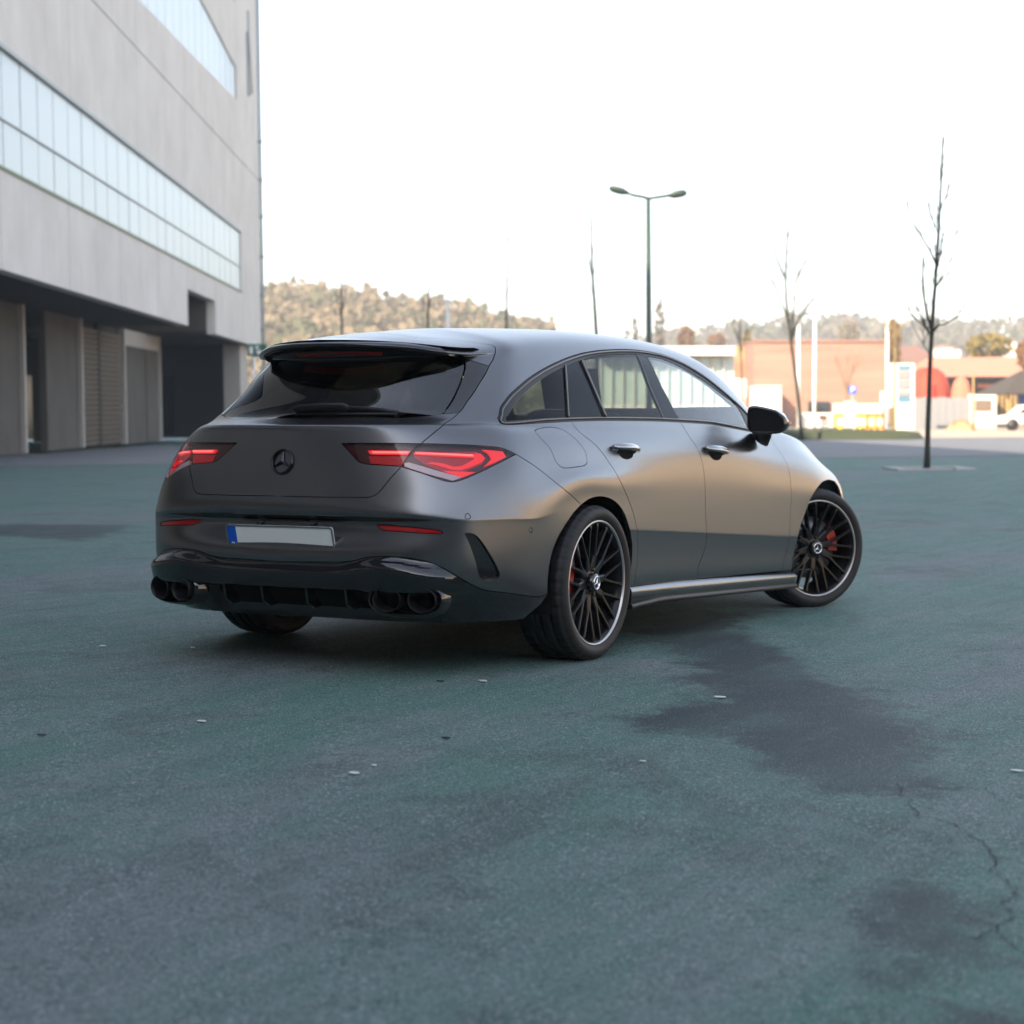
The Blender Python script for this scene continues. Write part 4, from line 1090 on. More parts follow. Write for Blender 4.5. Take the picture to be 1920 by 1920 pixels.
for y in (-.40, 0, .40):
    mb = MB(); M_ = Matrix.Translation((.22, y, .5)) @ Matrix.Rotation(-.30, 4, 'Y')
    mb.box(-.08, -.12, .46, .0, .12, .56, M_)
    q = single('headrest', mb, M_SEAT, car); bevel(q, .03, 3)
mb = MB(); mb.box(1.72, -.70, .62, 2.30, .70, .93); q = single('dashboard', mb, M_SEAT, car); bevel(q, .06, 3)
mb = MB()
Mw = Matrix.Translation((1.66, .37, .86)) @ Matrix.Rotation(math.radians(66), 4, 'Y')
mb.tube([Mw @ Vector((.18*math.cos(t), .18*math.sin(t), 0)) for t in np.linspace(0, 2*math.pi, 33)], .014, 8, cap=False)
mb.tube([Mw @ Vector((-.17, 0, 0)), Mw @ Vector((.17, 0, 0))], .016, 6); mb.tube([Mw @ Vector((0, 0, .02)), Mw @ Vector((0, 0, -.25))], .03, 8)
single('steering_wheel', mb, M_SEAT, car)
mb = MB(); mb.box(-.52, -.58, .60, .12, .58, .62); single('load_cover', mb, M_SEAT, car)

# ------------------------------------------------------------------ the place
FH = Vector((math.cos(YAW), math.sin(YAW), 0))          # straight ahead on the ground
RH = Vector((math.sin(YAW), -math.cos(YAW), 0))         # to the right
CG = Vector((CAM_LOC.x, CAM_LOC.y, 0))
def sm(t): t = np.clip(t, 0, 1); return t*t*(3-2*t)
def ground_z(x, y):
    x = np.asarray(x, float); y = np.asarray(y, float)
    r = np.hypot(x-1.0, y)
    k = 1-sm((r-8)/14.)
    d = (x-CG.x)*FH.x+(y-CG.y)*FH.y
    return -(.0145*x-.0202*y)*k - .004*np.clip(d-40, 0, 400)
def W(d, lat, z=0.0, on_ground=True):
    p = CG+FH*d+RH*lat
    return Vector((p.x, p.y, (float(ground_z(p.x, p.y)) if on_ground else 0)+z))
FK = 66.0/36.0
def PX(u, v, d):
    """a point of the place d metres ahead, by its bearing (u, v) in the photograph"""
    return CAM_LOC + (FW + RI2*((u-960)/1920/FK) + UP2*((960-v)/1920/FK))*d
def dlat(u, v, d):
    p = PX(u, v, d)-CG
    return p.dot(FH), p.dot(RH), p.z

# --- asphalt sheet
M_ASPH = bpy.data.materials.new('asphalt'); M_ASPH.use_nodes = True
def asphalt():
    nt = M_ASPH.node_tree; L = nt.links.new; N_ = nt.nodes.new
    p = nt.nodes['Principled BSDF']
    tc = N_('ShaderNodeTexCoord')
    def noise(sc, det=5, rough=.6, dist=0, vec=None):
        n = N_('ShaderNodeTexNoise'); n.inputs['Scale'].default_value = sc; n.inputs['Detail'].default_value = det
        n.inputs['Roughness'].default_value = rough; n.inputs['Distortion'].default_value = dist
        L(vec or tc.outputs['Object'], n.inputs['Vector']); return n.outputs['Fac']
    def ramp(x, a, b):
        m_ = N_('ShaderNodeMapRange'); m_.interpolation_type = 'SMOOTHSTEP'; m_.inputs[1].default_value = a; m_.inputs[2].default_value = b
        L(x, m_.inputs[0]); return m_.outputs[0]
    def mixc(f, a, b):
        m_ = N_('ShaderNodeMix'); m_.data_type = 'RGBA'
        if isinstance(f, float): m_.inputs[0].default_value = f
        else: L(f, m_.inputs[0])
        for k, c in ((6, a), (7, b)):
            if isinstance(c, tuple): m_.inputs[k].default_value = (*c, 1)
            else: L(c, m_.inputs[k])
        return m_.outputs[2]
    def mth(op, a, b=None):
        m_ = N_('ShaderNodeMath'); m_.operation = op
        for k, c in ((0, a), (1, b)):
            if c is None: continue
            if isinstance(c, (int, float)): m_.inputs[k].default_value = c
            else: L(c, m_.inputs[k])
        return m_.outputs[0]
    # long streaks lie along the lot
    mp = N_('ShaderNodeMapping'); mp.inputs['Rotation'].default_value = (0, 0, -.35); mp.inputs['Scale'].default_value = (.35, 1.0, 1)
    L(tc.outputs['Object'], mp.inputs[0])
    big = noise(.55, 6, .6, .6, mp.outputs[0]); mid = noise(2.6, 5, .65, .5, mp.outputs[0]); fine = noise(60, 3, .7); grit = noise(150, 2, .6)
    green = ramp(big, .37, .54)
    base = mixc(green, (.126, .160, .158), (.080, .170, .140))
    base = mixc(mth('MULTIPLY', ramp(mid, .42, .70), .55), base, (.175, .198, .200))
    base = mixc(mth('MULTIPLY', ramp(noise(1.1, 6, .7, 1.0), .50, .68), .55), base, (.058, .076, .073))
    mp2 = N_('ShaderNodeMapping'); mp2.inputs['Rotation'].default_value = (0, 0, -.62); mp2.inputs['Scale'].default_value = (.16, 2.2, 1)
    L(tc.outputs['Object'], mp2.inputs[0])
    streak = noise(5.5, 6, .7, .35, mp2.outputs[0])
    base = mixc(mth('MULTIPLY', ramp(streak, .46, .66), .20), base, (.20, .235, .232))
    base = mixc(mth('MULTIPLY', ramp(streak, .50, .34), .22), base, (.062, .080, .077))
    patchy = noise(11, 5, .75, .2)
    base = mixc(mth('MULTIPLY', ramp(patchy, .52, .66), .30), base, (.19, .215, .215))
    base = mixc(mth('MULTIPLY', ramp(patchy, .46, .32), .30), base, (.064, .078, .078))
    base = mixc(mth('MULTIPLY', ramp(fine, .42, .72), .62), base, (.036, .044, .046))
    base = mixc(mth('MULTIPLY', ramp(grit, .57, .68), .80), base, (.40, .43, .43))
    base = mixc(mth('MULTIPLY', mth('SUBTRACT', 1.0, ramp(grit, .26, .40)), .6), base, (.014, .015, .016))
    # damp stains with ragged rims
    at = N_('ShaderNodeAttribute'); at.attribute_name = 'stain'
    e = mth('ADD', at.outputs['Fac'], mth('MULTIPLY', mth('SUBTRACT', noise(4.0, 8, .75, .4), .5), .75))
    wet = mth('MULTIPLY', mth('SUBTRACT', 1.0, ramp(e, -.10, .10)), mth('SUBTRACT', mth('ADD', .66, mth('MULTIPLY', ramp(mid, .3, .6), .30)), mth('MULTIPLY', ramp(grit, .58, .70), .45)))
    base = mixc(wet, base, (.034, .046, .051))
    L(base, p.inputs['Base Color'])
    r = mth('SUBTRACT', mth('ADD', .58, mth('MULTIPLY', mid, .22)), mth('MULTIPLY', wet, .14))
    L(r, p.inputs['Roughness'])
    p.inputs['Specular IOR Level'].default_value = .05
    b = N_('ShaderNodeBump'); b.inputs['Strength'].default_value = .55; b.inputs['Distance'].default_value = .004
    L(mth('ADD', mth('MULTIPLY', grit, .6), fine), b.inputs['Height']); L(b.outputs[0], p.inputs['Normal'])
asphalt()
STAINS = [
 [(1.05,-.55),(.37,-1.1),(-.01,-1.38),(-.29,-1.44),(-.79,-1.78),(-1.05,-1.7),(-1.3,-1.64),(-1.52,-1.87),(-1.53,-2.12),(-1.77,-2.26),(-1.91,-2.45),(-2.11,-2.58),(-2.15,-2.71),(-2.09,-2.98),(-1.78,-2.88),(-1.42,-2.74),(-1.0,-2.6),(-.6,-2.41),(-.16,-2.17),(-.06,-1.91),(.67,-1.52),(1.18,-1.13),(2.12,-.65),(2.24,-.32)],
 [(-3.33,-3.21),(-3.1,-3.24),(-3.11,-3.36),(-3.26,-3.48),(-3.43,-3.53),(-3.63,-3.51),(-3.8,-3.5),(-3.8,-3.44),(-3.6,-3.33),(-3.48,-3.25)],
 [(-3.95,-3.52),(-3.75,-3.66),(-3.97,-3.71),(-4.09,-3.51)],
 [(5.18,7.81),(6.06,6.77),(5.62,6.42),(4.11,5.69),(4.19,6.82)]]
def axis(a, b, step, far, n):
    c = np.arange(a, b+1e-6, step)
    g = np.geomspace(step*1.5, far, n)
    return np.concatenate([(a-g)[::-1], c, b+g])
def ground():
    xs, ys = axis(-5.2, 4.0, .045, 2200, 60), axis(-5.2, 3.0, .045, 2200, 60)
    X_, Y_ = np.meshgrid(xs, ys, indexing='ij')
    Z_ = ground_z(X_, Y_)
    V = np.stack([X_.ravel(), Y_.ravel(), Z_.ravel()], 1)
    nx, ny = X_.shape
    i = (np.arange(nx-1)[:, None]*ny+np.arange(ny-1)[None]).ravel()
    F = np.stack([i, i+ny, i+ny+1, i+1], 1)
    me = bpy.data.meshes.new('ground')
    me.vertices.add(len(V)); me.vertices.foreach_set('co', V.ravel())
    me.loops.add(F.size); me.loops.foreach_set('vertex_index', F.ravel().astype(np.int32))
    me.polygons.add(len(F)); me.polygons.foreach_set('loop_start', np.arange(0, F.size, 4, dtype=np.int32))
    me.polygons.foreach_set('use_smooth', np.ones(len(F), bool))
    me.update(calc_edges=True)
    sd_ = np.full(len(V), .6)
    P2 = V[:, :2]
    for poly_ in STAINS:
        q = np.array(poly_)
        near = (np.abs(P2-q.mean(0)) < 4).all(1)
        d = np.full(near.sum(), 9.)
        pp = P2[near]
        for a, b in zip(q, np.roll(q, -1, 0)):
            t = np.clip(((pp-a)@(b-a))/((b-a)@(b-a)), 0, 1)
            d = np.minimum(d, np.hypot(*(pp-a-t[:, None]*(b-a)).T))
        d = np.where(inside(pp, q), -d, d)
        sd_[near] = np.minimum(sd_[near], d)
    at = me.attributes.new('stain', 'FLOAT', 'POINT'); at.data.foreach_set('value', sd_)
    o = link('asphalt', me, M_ASPH); tag(o, kind='structure', label='green tinted worn asphalt with damp stains')
    return o
ground()
M_CRACK = mat('crack', (.010, .011, .011), rough=.9)
def cracks():
    mb = MB()
    for L_ in ([(-1.97,-2.94),(-1.92,-3.02),(-1.89,-3.08),(-2.0,-3.14),(-2.06,-3.19)],
               [(-1.92,-2.83),(-2.17,-2.96),(-2.37,-3.03),(-2.37,-3.09),(-2.4,-3.14),(-2.51,-3.21),(-2.66,-3.3),(-2.81,-3.35),(-2.96,-3.42),(-3.11,-3.45),(-3.25,-3.5),(-3.39,-3.52),(-3.49,-3.58)],
               [(-3.35,-3.5),(-3.44,-3.48),(-3.42,-3.43)]):
        pts = [Vector((a, b, 0)) for a, b in L_]
        for it in range(3):
            n2 = []
            for a, b in zip(pts, pts[1:]):
                n2 += [a, (a+b)/2+Vector((random.uniform(-1, 1), random.uniform(-1, 1), 0))*(b-a).length*.16]
            pts = n2+[pts[-1]]
        l, r = [], []
        for i, p in enumerate(pts):
            t = (pts[min(i+1, len(pts)-1)]-pts[max(i-1, 0)]).normalized(); s_ = Vector((-t.y, t.x, 0))
            w_ = .0016*random.uniform(.3, 1.5)*(1 if 0 < i < len(pts)-1 else .1)
            for q, k in ((l, 1), (r, -1)):
                c = p+s_*w_*k; c.z = float(ground_z(c.x, c.y))+.004; q.append(c)
        n = len(l); mb.add(l+r, [(i, i+1, n+i+1, n+i) for i in range(n-1)])
    tag(mb.build('asphalt_crack', M_CRACK), kind='structure')
cracks()
M_CHIP = mat('pale_chip', (.62, .64, .62), rough=.6); M_CHIPD = mat('dark_chip', (.012, .012, .012), rough=.7)
chips = [((-.88,1.05), 'pale chip on the asphalt left of the car, farthest left of the pale ones', .022), ((-.70,.70), 'small pale chip on the asphalt just left of the rear left tyre', .015), ((-2.22,-.56), 'pale leaf shaped chip on the asphalt left of the number plate line', .021),
         ((-.86,-.85), 'pale chip on the asphalt directly behind the rear right tyre', .022), ((-2.69,-1.49), 'largest pale chip on the asphalt behind the middle of the car', .021), ((-2.56,-1.47), 'tiny pale chip beside the largest pale chip', .010),
         ((-.72,-1.78), 'pale chip lying in the dark damp stain right of the car', .026), ((-1.58,-3.09), 'pale chip on the asphalt at the right edge beyond the crack', .022), ((-2.06,-2.10), 'pale speck on the green asphalt left of the damp stain', .012)]
for (x, y), lb, r in chips:
    mb = MB(); n = 7
    z = float(ground_z(x, y))+.004
    ring = [(x+r*random.uniform(.7, 1.1)*math.cos(2*math.pi*k/n)*.6, y+r*random.uniform(.7, 1.1)*math.sin(2*math.pi*k/n), z) for k in range(n)]
    mb.add(ring+[(a, b, c+.003) for a, b, c in ring], [tuple(range(n, 2*n))]+[(k, (k+1) % n, n+(k+1) % n, n+k) for k in range(n)])
    tag(mb.build('litter_chip', M_CHIP), label=lb, cat='litter', group='pale chips on the asphalt')
for (x, y), lb in (((-2.71,-.32), 'dark chip on the asphalt at the far left of the foreground'), ((-.96,-.72), 'dark chip on the asphalt next to a pale chip behind the rear tyre'), ((-2.04,-1.40), 'dark speck on the green asphalt behind the car middle')):
    mb = MB(); n = 6; z = float(ground_z(x, y))+.004
    ring = [(x+.014*random.uniform(.6, 1.1)*math.cos(2*math.pi*k/n)*.6, y+.017*math.sin(2*math.pi*k/n), z) for k in range(n)]
    mb.add(ring+[(a, b, c+.003) for a, b, c in ring], [tuple(range(n, 2*n))]+[(k, (k+1) % n, n+(k+1) % n, n+k) for k in range(n)])
    tag(mb.build('litter_chip', M_CHIPD), label=lb, cat='litter', group='dark chips on the asphalt')

# --- the long concrete building on the left; local frame: s along the front, t outwards, z up
FA = .534-.003
FS = Vector((math.cos(FA), math.sin(FA), 0)); FT = Vector((math.sin(FA), -math.cos(FA), 0))
F0 = CG+RH*(-10.0)
def BW(s, z, t): 
    p = F0+FS*s+FT*t
    return Vector((p.x, p.y, z))
def bprism(mb, poly_, t0, t1): return mb.prism(poly_, t0, t1, lambda s, z, t: BW(s, z, t))
def concrete(name, c1, c2, streak=.5):
    M_ = bpy.data.materials.new(name); M_.use_nodes = True
    nt = M_.node_tree; L = nt.links.new; N_ = nt.nodes.new; p = nt.nodes['Principled BSDF']
    tc = N_('ShaderNodeTexCoord'); mp = N_('ShaderNodeMapping'); mp.inputs['Scale'].default_value = (1, 1, .22); L(tc.outputs['Object'], mp.inputs[0])
    a = N_('ShaderNodeTexNoise'); a.inputs['Scale'].default_value = .55; a.inputs['Detail'].default_value = 7; a.inputs['Roughness'].default_value = .62; L(tc.outputs['Object'], a.inputs['Vector'])
    b = N_('ShaderNodeTexNoise'); b.inputs['Scale'].default_value = 2.2; b.inputs['Detail'].default_value = 6; L(mp.outputs[0], b.inputs['Vector'])
    mx = N_('ShaderNodeMix'); mx.inputs[0].default_value = streak; L(a.outputs['Fac'], mx.inputs[2]); L(b.outputs['Fac'], mx.inputs[3])
    rp = N_('ShaderNodeValToRGB'); rp.color_ramp.elements[0].position = .33; rp.color_ramp.elements[1].position = .66
    rp.color_ramp.elements[0].color = (*c1, 1); rp.color_ramp.elements[1].color = (*c2, 1)
    L(mx.outputs[0], rp.inputs[0]); L(rp.outputs[0], p.inputs['Base Color']); p.inputs['Roughness'].default_value = .85
    n = N_('ShaderNodeTexNoise'); n.inputs['Scale'].default_value = 9; n.inputs['Detail'].default_value = 5; L(tc.outputs['Object'], n.inputs['Vector'])
    bp = N_('ShaderNodeBump'); bp.inputs['Strength'].default_value = .25; bp.inputs['Distance'].default_value = .02; L(n.outputs['Fac'], bp.inputs['Height']); L(bp.outputs[0], p.inputs['Normal'])
    return M_
M_CONC = concrete('pale_concrete', (.545, .52, .485), (.655, .635, .60), .28)
M_CONCD = concrete('shaded_concrete', (.055, .050, .041), (.093, .086, .073), .3)  # concrete darkened for the shade under the overhang
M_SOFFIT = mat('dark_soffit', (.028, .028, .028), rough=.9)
M_SKYGL = mat('sky_pale_glazing', (.41, .462, .478), rough=.3, spec=.4)  # sky reflection put into the pale base colour
M_MULL = mat('grey_mullion', (.30, .335, .345), rough=.5)
M_GREENLINE = mat('mossy_sill', (.20, .24, .16), rough=.8)
M_POST = mat('pale_pier', (.40, .38, .35), rough=.8)
M_DGLASS = mat('dark_glass', (.008, .009, .010), rough=.08)
M_DOORWALL = mat('dark_bay_wall', (.012, .012, .012), rough=.9)  # near black: shade of deep bays and eave put into the colour
hall = empty('concrete_building', BW(40, 0, 0), label='long grey concrete building with pale glazed bands and open ground floor bays', cat='building')
def child(name, mb, mt, par, **k):
    """a part built in place: mb holds world coordinates"""
    o = mb.build(name, mt, None); o.parent = par
    if par.type == 'EMPTY':
        o.matrix_parent_inverse = (Matrix.Translation(par.location) @ Matrix.Rotation(par.rotation_euler.z, 4, 'Z')).inverted()
    return tag(o, **k) if k else o
S1 = 89.4
# fascia panels
M_DARKFRONT = mat('darkened_facade', (.24, .23, .22), rough=.7)  # unseen stretch darkened to dim what the tailgate mirrors
edges_ = [-45, -30, -15, 0, 15, 28, 37.5, 40.2, 47, 53.8, 60.2, 66.4]
for a, b in zip(edges_, edges_[1:]):
    mb = MB(); bprism(mb, [(a+.02, 4.17), (b-.02, 4.17), (b-.02, 6.30), (a+.02, 6.30)], -.35, 0); child('facade_panel', mb, M_DARKFRONT if b < 38 else M_CONC, hall)
mb = MB(); bprism(mb, [(66.42, 5.46), (73.48, 5.46), (73.48, 6.30), (66.42, 6.30)], -.35, -.003); child('facade_panel', mb, M_CONC, hall)
mb = MB(); bprism(mb, [(73.5, 4.17), (81.98, 4.17), (81.98, 6.30), (73.5, 6.30)], -.35, 0); child('facade_panel', mb, M_CONC, hall)
mb = MB(); bprism(mb, [(82.02, 4.17), (S1, 4.17), (S1, 9.0), (82.02, 9.0)], -.35, -.001); child('corner_pier', mb, M_CONC, hall)
mb = MB(); bprism(mb, [(-45, 6.30), (82, 6.30), (82, 6.38), (-45, 6.38)], -.4, .03); child('window_sill', mb, M_GREENLINE, hall)
# glazed band: two rows of panes, 1.65 m apart
s = 37.5
pane_me = {}
while s < 81.9:
    e = min(s+1.65, 82.0)
    for z0, z1 in ((6.385, 7.40), (7.44, 8.91)):
        key = (round(e-s, 2), z0)
        if key not in pane_me:
            mb = MB(); w_ = e-s-.06
            mb.add([FS*0+Vector((0, 0, 0)), FS*w_, FS*w_+Vector((0, 0, z1-z0)), Vector((0, 0, z1-z0)), FT*-.03, FS*w_+FT*-.03, FS*w_+FT*-.03+Vector((0, 0, z1-z0)), FT*-.03+Vector((0, 0, z1-z0))],
                   [(0, 1, 2, 3), (7, 6, 5, 4), (0, 4, 5, 1), (1, 5, 6, 2), (2, 6, 7, 3), (3, 7, 4, 0)])
            o = mb.build('window_pane', M_SKYGL); pane_me[key] = o.data; bpy.data.objects.remove(o)
        o = link('window_pane', pane_me[key], None, hall); o.location = BW(s+.03, z0, -.06+random.uniform(-.004, .004))-hall.location
    s = e
mb = MB(); bprism(mb, [(-45, 6.39), (37.48, 6.39), (37.48, 8.9), (-45, 8.9)], -.1, -.06); child('glazed_band', mb, M_DGLASS, hall)  # dark only out of view, to dim the tailgate's reflection
mb = MB(); bprism(mb, [(37.5, 7.402), (82, 7.402), (82, 7.438), (37.5, 7.438)], -.12, -.02); child('transom', mb, M_MULL, hall)
mb = MB(); bprism(mb, [(-45, 8.915), (82, 8.915), (82, 9.0), (-45, 9.0)], -.35, .03); child('window_head', mb, M_MULL, hall)
mb = MB(); bprism(mb, [(-45, 6.38), (82, 6.38), (82, 8.92), (-45, 8.92)], -.36, -.30); child('band_backing', mb, M_MULL, hall)
# wall above, in two tall courses, with the wedge shaped glazing let in
mb = MB(); bprism(mb, [(-45, 12.09), (-.02, 12.09), (-.02, 21.98), (-45, 21.98)], -.35, 0); child('facade_panel', mb, M_DARKFRONT, hall)
edges2 = [-45, -30, -15, 0, 14, 27, 37.5, 47.5, 57, 66.5, 77, S1]
for a, b in zip(edges2, edges2[1:]):
    mb = MB(); bprism(mb, [(a+.015, 9.0), (b-.015, 9.0), (b-.015, 12.05), (a+.015, 12.05)], -.35, 0); child('facade_panel', mb, M_DARKFRONT if b < 38 else M_CONC, hall)
zb_ = lambda s_: 14.5-(81.4-s_)*.0366
zt_ = lambda s_: 15.9+(81.4-s_)*.0636
for a, b in zip(edges2, edges2[1:]):
    e = min(b, 81.4)
    if 0 <= a < 81.4:
        mb = MB(); bprism(mb, [(a+.015, 12.09), (e-.015, 12.09), (e-.015, zb_(e)), (a+.015, zb_(a))], -.35, 0); child('facade_panel', mb, M_DARKFRONT if b < 38 else M_CONC, hall)
mb = MB(); bprism(mb, [(81.40, 12.09), (S1, 12.09), (S1, 22), (81.40, 22)], -.35, -.001); child('corner_pier', mb, M_CONC, hall)
mb = MB(); bprism(mb, [(37.5, zt_(37.5)), (81.38, zt_(81.38)), (81.38, 18.6), (37.5, 21.45)], -.35, 0); child('facade_panel', mb, M_CONC, hall)
mb = MB(); bprism(mb, [(0, zt_(0)), (37.46, zt_(37.46)), (37.46, 21.98), (0, 21.98)], -.35, 0); child('facade_panel', mb, M_DARKFRONT, hall)
mb = MB(); bprism(mb, [(37.52, 21.50), (81.36, 18.66), (81.36, 21.97), (37.52, 21.97)], -.30, -.06); child('upper_glazing', mb, M_SKYGL, hall)
s = 37.5
while s < 81.3:
    e = min(s+1.7, 81.38)
    mb = MB(); bprism(mb, [(s+.025, zb_(s)), (e-.025, zb_(e)), (e-.025, zt_(e)), (s+.025, zt_(s))], -.1, -.06+random.uniform(-.004, .004)); child('window_pane', mb, M_SKYGL, hall)
    s = e
mb = MB(); bprism(mb, [(0.02, zb_(0)), (37.4, zb_(37.4)), (37.4, zt_(37.4)), (0.02, zt_(0))], -.1, -.06); child('glazed_band', mb, M_DGLASS, hall)  # unseen part of the wedge, darkened for the same reflection
# mass of the building, soffit and open bays
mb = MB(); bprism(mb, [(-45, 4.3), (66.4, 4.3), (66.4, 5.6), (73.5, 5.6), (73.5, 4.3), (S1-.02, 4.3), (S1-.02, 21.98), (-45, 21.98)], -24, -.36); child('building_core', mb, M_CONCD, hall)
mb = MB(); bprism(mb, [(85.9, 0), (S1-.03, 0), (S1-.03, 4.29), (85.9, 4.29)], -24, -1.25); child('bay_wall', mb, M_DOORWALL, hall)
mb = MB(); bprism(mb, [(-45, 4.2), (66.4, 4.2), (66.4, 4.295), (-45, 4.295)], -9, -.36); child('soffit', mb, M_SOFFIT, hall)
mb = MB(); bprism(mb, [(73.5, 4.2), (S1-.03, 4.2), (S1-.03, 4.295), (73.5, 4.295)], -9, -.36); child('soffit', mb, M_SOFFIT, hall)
for z0, nm in ((5.2, 'beam'),):
    mb = MB(); bprism(mb, [(66.4, 4.75), (73.5, 4.75), (73.5, 5.4), (66.4, 5.4)], -5.0, -4.4); child('beam', mb, M_CONC, hall)
PT = -2.62                                             # front of the piers
posts = [40.0, 53.07, 60.9, 68.4, 76.1]
for s in posts:
    mb = MB(); bprism(mb, [(s-.11, 0), (s+.11, 0), (s+.11, 4.19), (s-.11, 4.19)], PT-.3, PT+.02); q = child('pier', mb, M_POST, hall)
def wall(s0, s1, t, mt, nm='bay_wall', z1=4.19, th=.2):
    mb = MB(); bprism(mb, [(s0, 0), (s1, 0), (s1, z1), (s0, z1)], t-th, t); return child(nm, mb, mt, hall)
wall(-45, 39.88, PT-.12, M_DARKFRONT); wall(40.12, 52.95, PT-.12, M_CONCD)
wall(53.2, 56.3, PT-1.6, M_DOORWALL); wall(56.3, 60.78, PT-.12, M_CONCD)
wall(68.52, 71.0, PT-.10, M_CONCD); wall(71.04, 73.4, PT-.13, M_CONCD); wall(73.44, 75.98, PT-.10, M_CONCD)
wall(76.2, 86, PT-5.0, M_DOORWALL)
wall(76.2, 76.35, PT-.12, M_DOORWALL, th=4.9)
for s in (77.5, 80.2, 82.9):
    mb = MB(); bprism(mb, [(s, .05), (s+2.4, .05), (s+2.4, 3.1), (s, 3.1)], PT-4.95, PT-4.9); child('glass_door', mb, M_DGLASS, hall)
for t0, t1 in ((-5.6, -3.6), (-8.0, -6.0), (-10.4, -8.4)):
    mb = MB(); bprism(mb, [(85.80, .05), (85.85, .05), (85.85, 2.9), (85.80, 2.9)], t0, t1); child('glass_door', mb, M_DGLASS, hall)
mb = MB(); bprism(mb, [(84.6, 0), (87.2, 0), (87.2, 4.165), (84.6, 4.165)], -1.2, -.45); child('pier', mb, M_POST, hall)
# louvred shutter between two piers
M_SHUT = mat('beige_shutter', (.20, .175, .14), rough=.6)
for a, b in ((61.06, 63.95), (64.3, 68.26)):
    z = .05
    while z < 3.95:
        mb = MB(); mb.add([BW(a, z, PT-.14), BW(b, z, PT-.14), BW(b, z+.13, PT-.04), BW(a, z+.13, PT-.04), BW(b, z+.145, PT-.14), BW(a, z+.145, PT-.14)], [(0, 1, 2, 3), (3, 2, 4, 5)])
        child('shutter_slat', mb, M_SHUT, hall); z += .17
wall(63.95, 64.3, PT-.10, M_DOORWALL, 'shutter_post'); wall(61.02, 68.28, PT-.2, M_SOFFIT, 'shutter_backing', th=.05)
mb = MB(); bprism(mb, [(68.52, 3.6), (75.98, 3.6), (75.98, 4.19), (68.52, 4.19)], PT-.09, PT-.03); child('lintel', mb, M_POST, hall)
mb = MB(); p = [BW(S1-.15, z, .10) for z in (0, 6, 12, 22)]; mb.tube(p, .075, 8)
for z in (5, 6.6, 8.4, 10.3, 12, 13.8): mb.tube([BW(S1-.15, z, .10), BW(S1-.15, z+.12, .10)], .12, 8)
child('drain_pipe', mb, M_MULL, hall)
mb = MB(); p = [PX(u, v, 81) for u, v in ((463, 60), (466, 180), (472, 175), (466, 60), (465, 20))]; mb.tube(p, .05, 6); child('cable', mb, M_MULL, hall)

# green sign on a post at the corner
M_SIGNG = mat('green_sign', (.015, .12, .065), rough=.5)
sg = empty('direction_sign', W(79.5, dlat(487, 700, 79.5)[1]), label='green direction sign with white symbols on a white post at the building corner', cat='sign')
def facing(o_d, u0, v0, u1, v1, th=.06):
    """board across the line of sight between two bearings"""
    mb = MB(); a = PX(u0, v0, o_d); b = PX(u1, v0, o_d); c = PX(u1, v1, o_d); d = PX(u0, v1, o_d)
    f = FH*th
    return mb.add([a, b, c, d, a+f, b+f, c+f, d+f], [(0, 1, 2, 3), (7, 6, 5, 4), (0, 4, 5, 1), (1, 5, 6, 2), (2, 6, 7, 3), (3, 7, 4, 0)])
child('sign_board', facing(79.5, 464, 645, 500, 668), M_SIGNG, sg)
mb = MB(); mb.tube([W(79.6, dlat(476, 700, 79.6)[1]), PX(476, 640, 79.6)], .06, 8); child('post', mb, M_WHITE, sg)
for (u0, v0, u1, v1) in ((468, 650, 474, 664), (479, 649, 485, 654), (481, 657, 490, 664)):
    child('white_symbol', facing(79.4, u0, v0, u1, v1, .02), M_WHITE, sg)

# ------------------------------------------------------------------ beyond the lot: road, island, trees, lamps, far buildings, hills
M_ROAD = mat('worn_road', (.135, .14, .15), rough=.8, noise=(.8, .5, (.11, .115, .125)))
M_GRASS = mat('dark_grass', (.030, .045, .022), rough=.95, noise=(3, .6, (.045, .05, .03)), bump=(14, .8, .06))
M_KERB = mat('kerb_stone', (.36, .36, .35), rough=.8)
def sheet(name, outline, up, mt, kind='structure', n=14):
    """flat patch that follows the ground; outline of (d, lat) points; quads in strips"""
    mb = MB()
    o = [W(d, l, up) for d, l in outline]
    c = W(sum(p[0] for p in outline)/len(outline), sum(p[1] for p in outline)/len(outline), up)
    k = len(o); mb.add(o+[c], [(i, (i+1) % k, k) for i in range(k)])
    return tag(mb.build(name, mt), kind=kind)
mb = MB(); gridn = 30
ds = np.linspace(39.5, 71, 14); ls = np.linspace(-14, 90, 40)
vs = [W(d+ (0.04*(l-8) if l > 8 else 0), l, .006) for d in ds for l in ls]
mb.add(vs, [(i*40+j, i*40+j+1, (i+1)*40+j+1, (i+1)*40+j) for i in range(13) for j in range(39)], True)
tag(mb.build('road', M_ROAD), kind='structure')
M_PAVE = mat('pale_paving', (.36, .30, .235), rough=.9, noise=(.3, .5, (.30, .26, .20)))
rows_ = []
for d, l0_, l1_ in ((-60, 15.5, 110), (-20, 15.5, 110), (10, 15.5, 110), (30, 14.5, 110), (39.4, 14.0, 110)): rows_.append([W(d, l0_+(l1_-l0_)*k/12, .007) for k in range(13)])
mb = MB(); mb.add([p for r in rows_ for p in r], [(i*13+k, i*13+k+1, (i+1)*13+k+1, (i+1)*13+k) for i in range(4) for k in range(12)], True); tag(mb.build('side_paving', M_PAVE), kind='structure')  # out of view; kept pale to warm the reflection in the doors
rows_ = [[W(d, -8+k*11, .008) for k in range(14)] for d in (71.2, 80, 95, 115, 150, 200)]
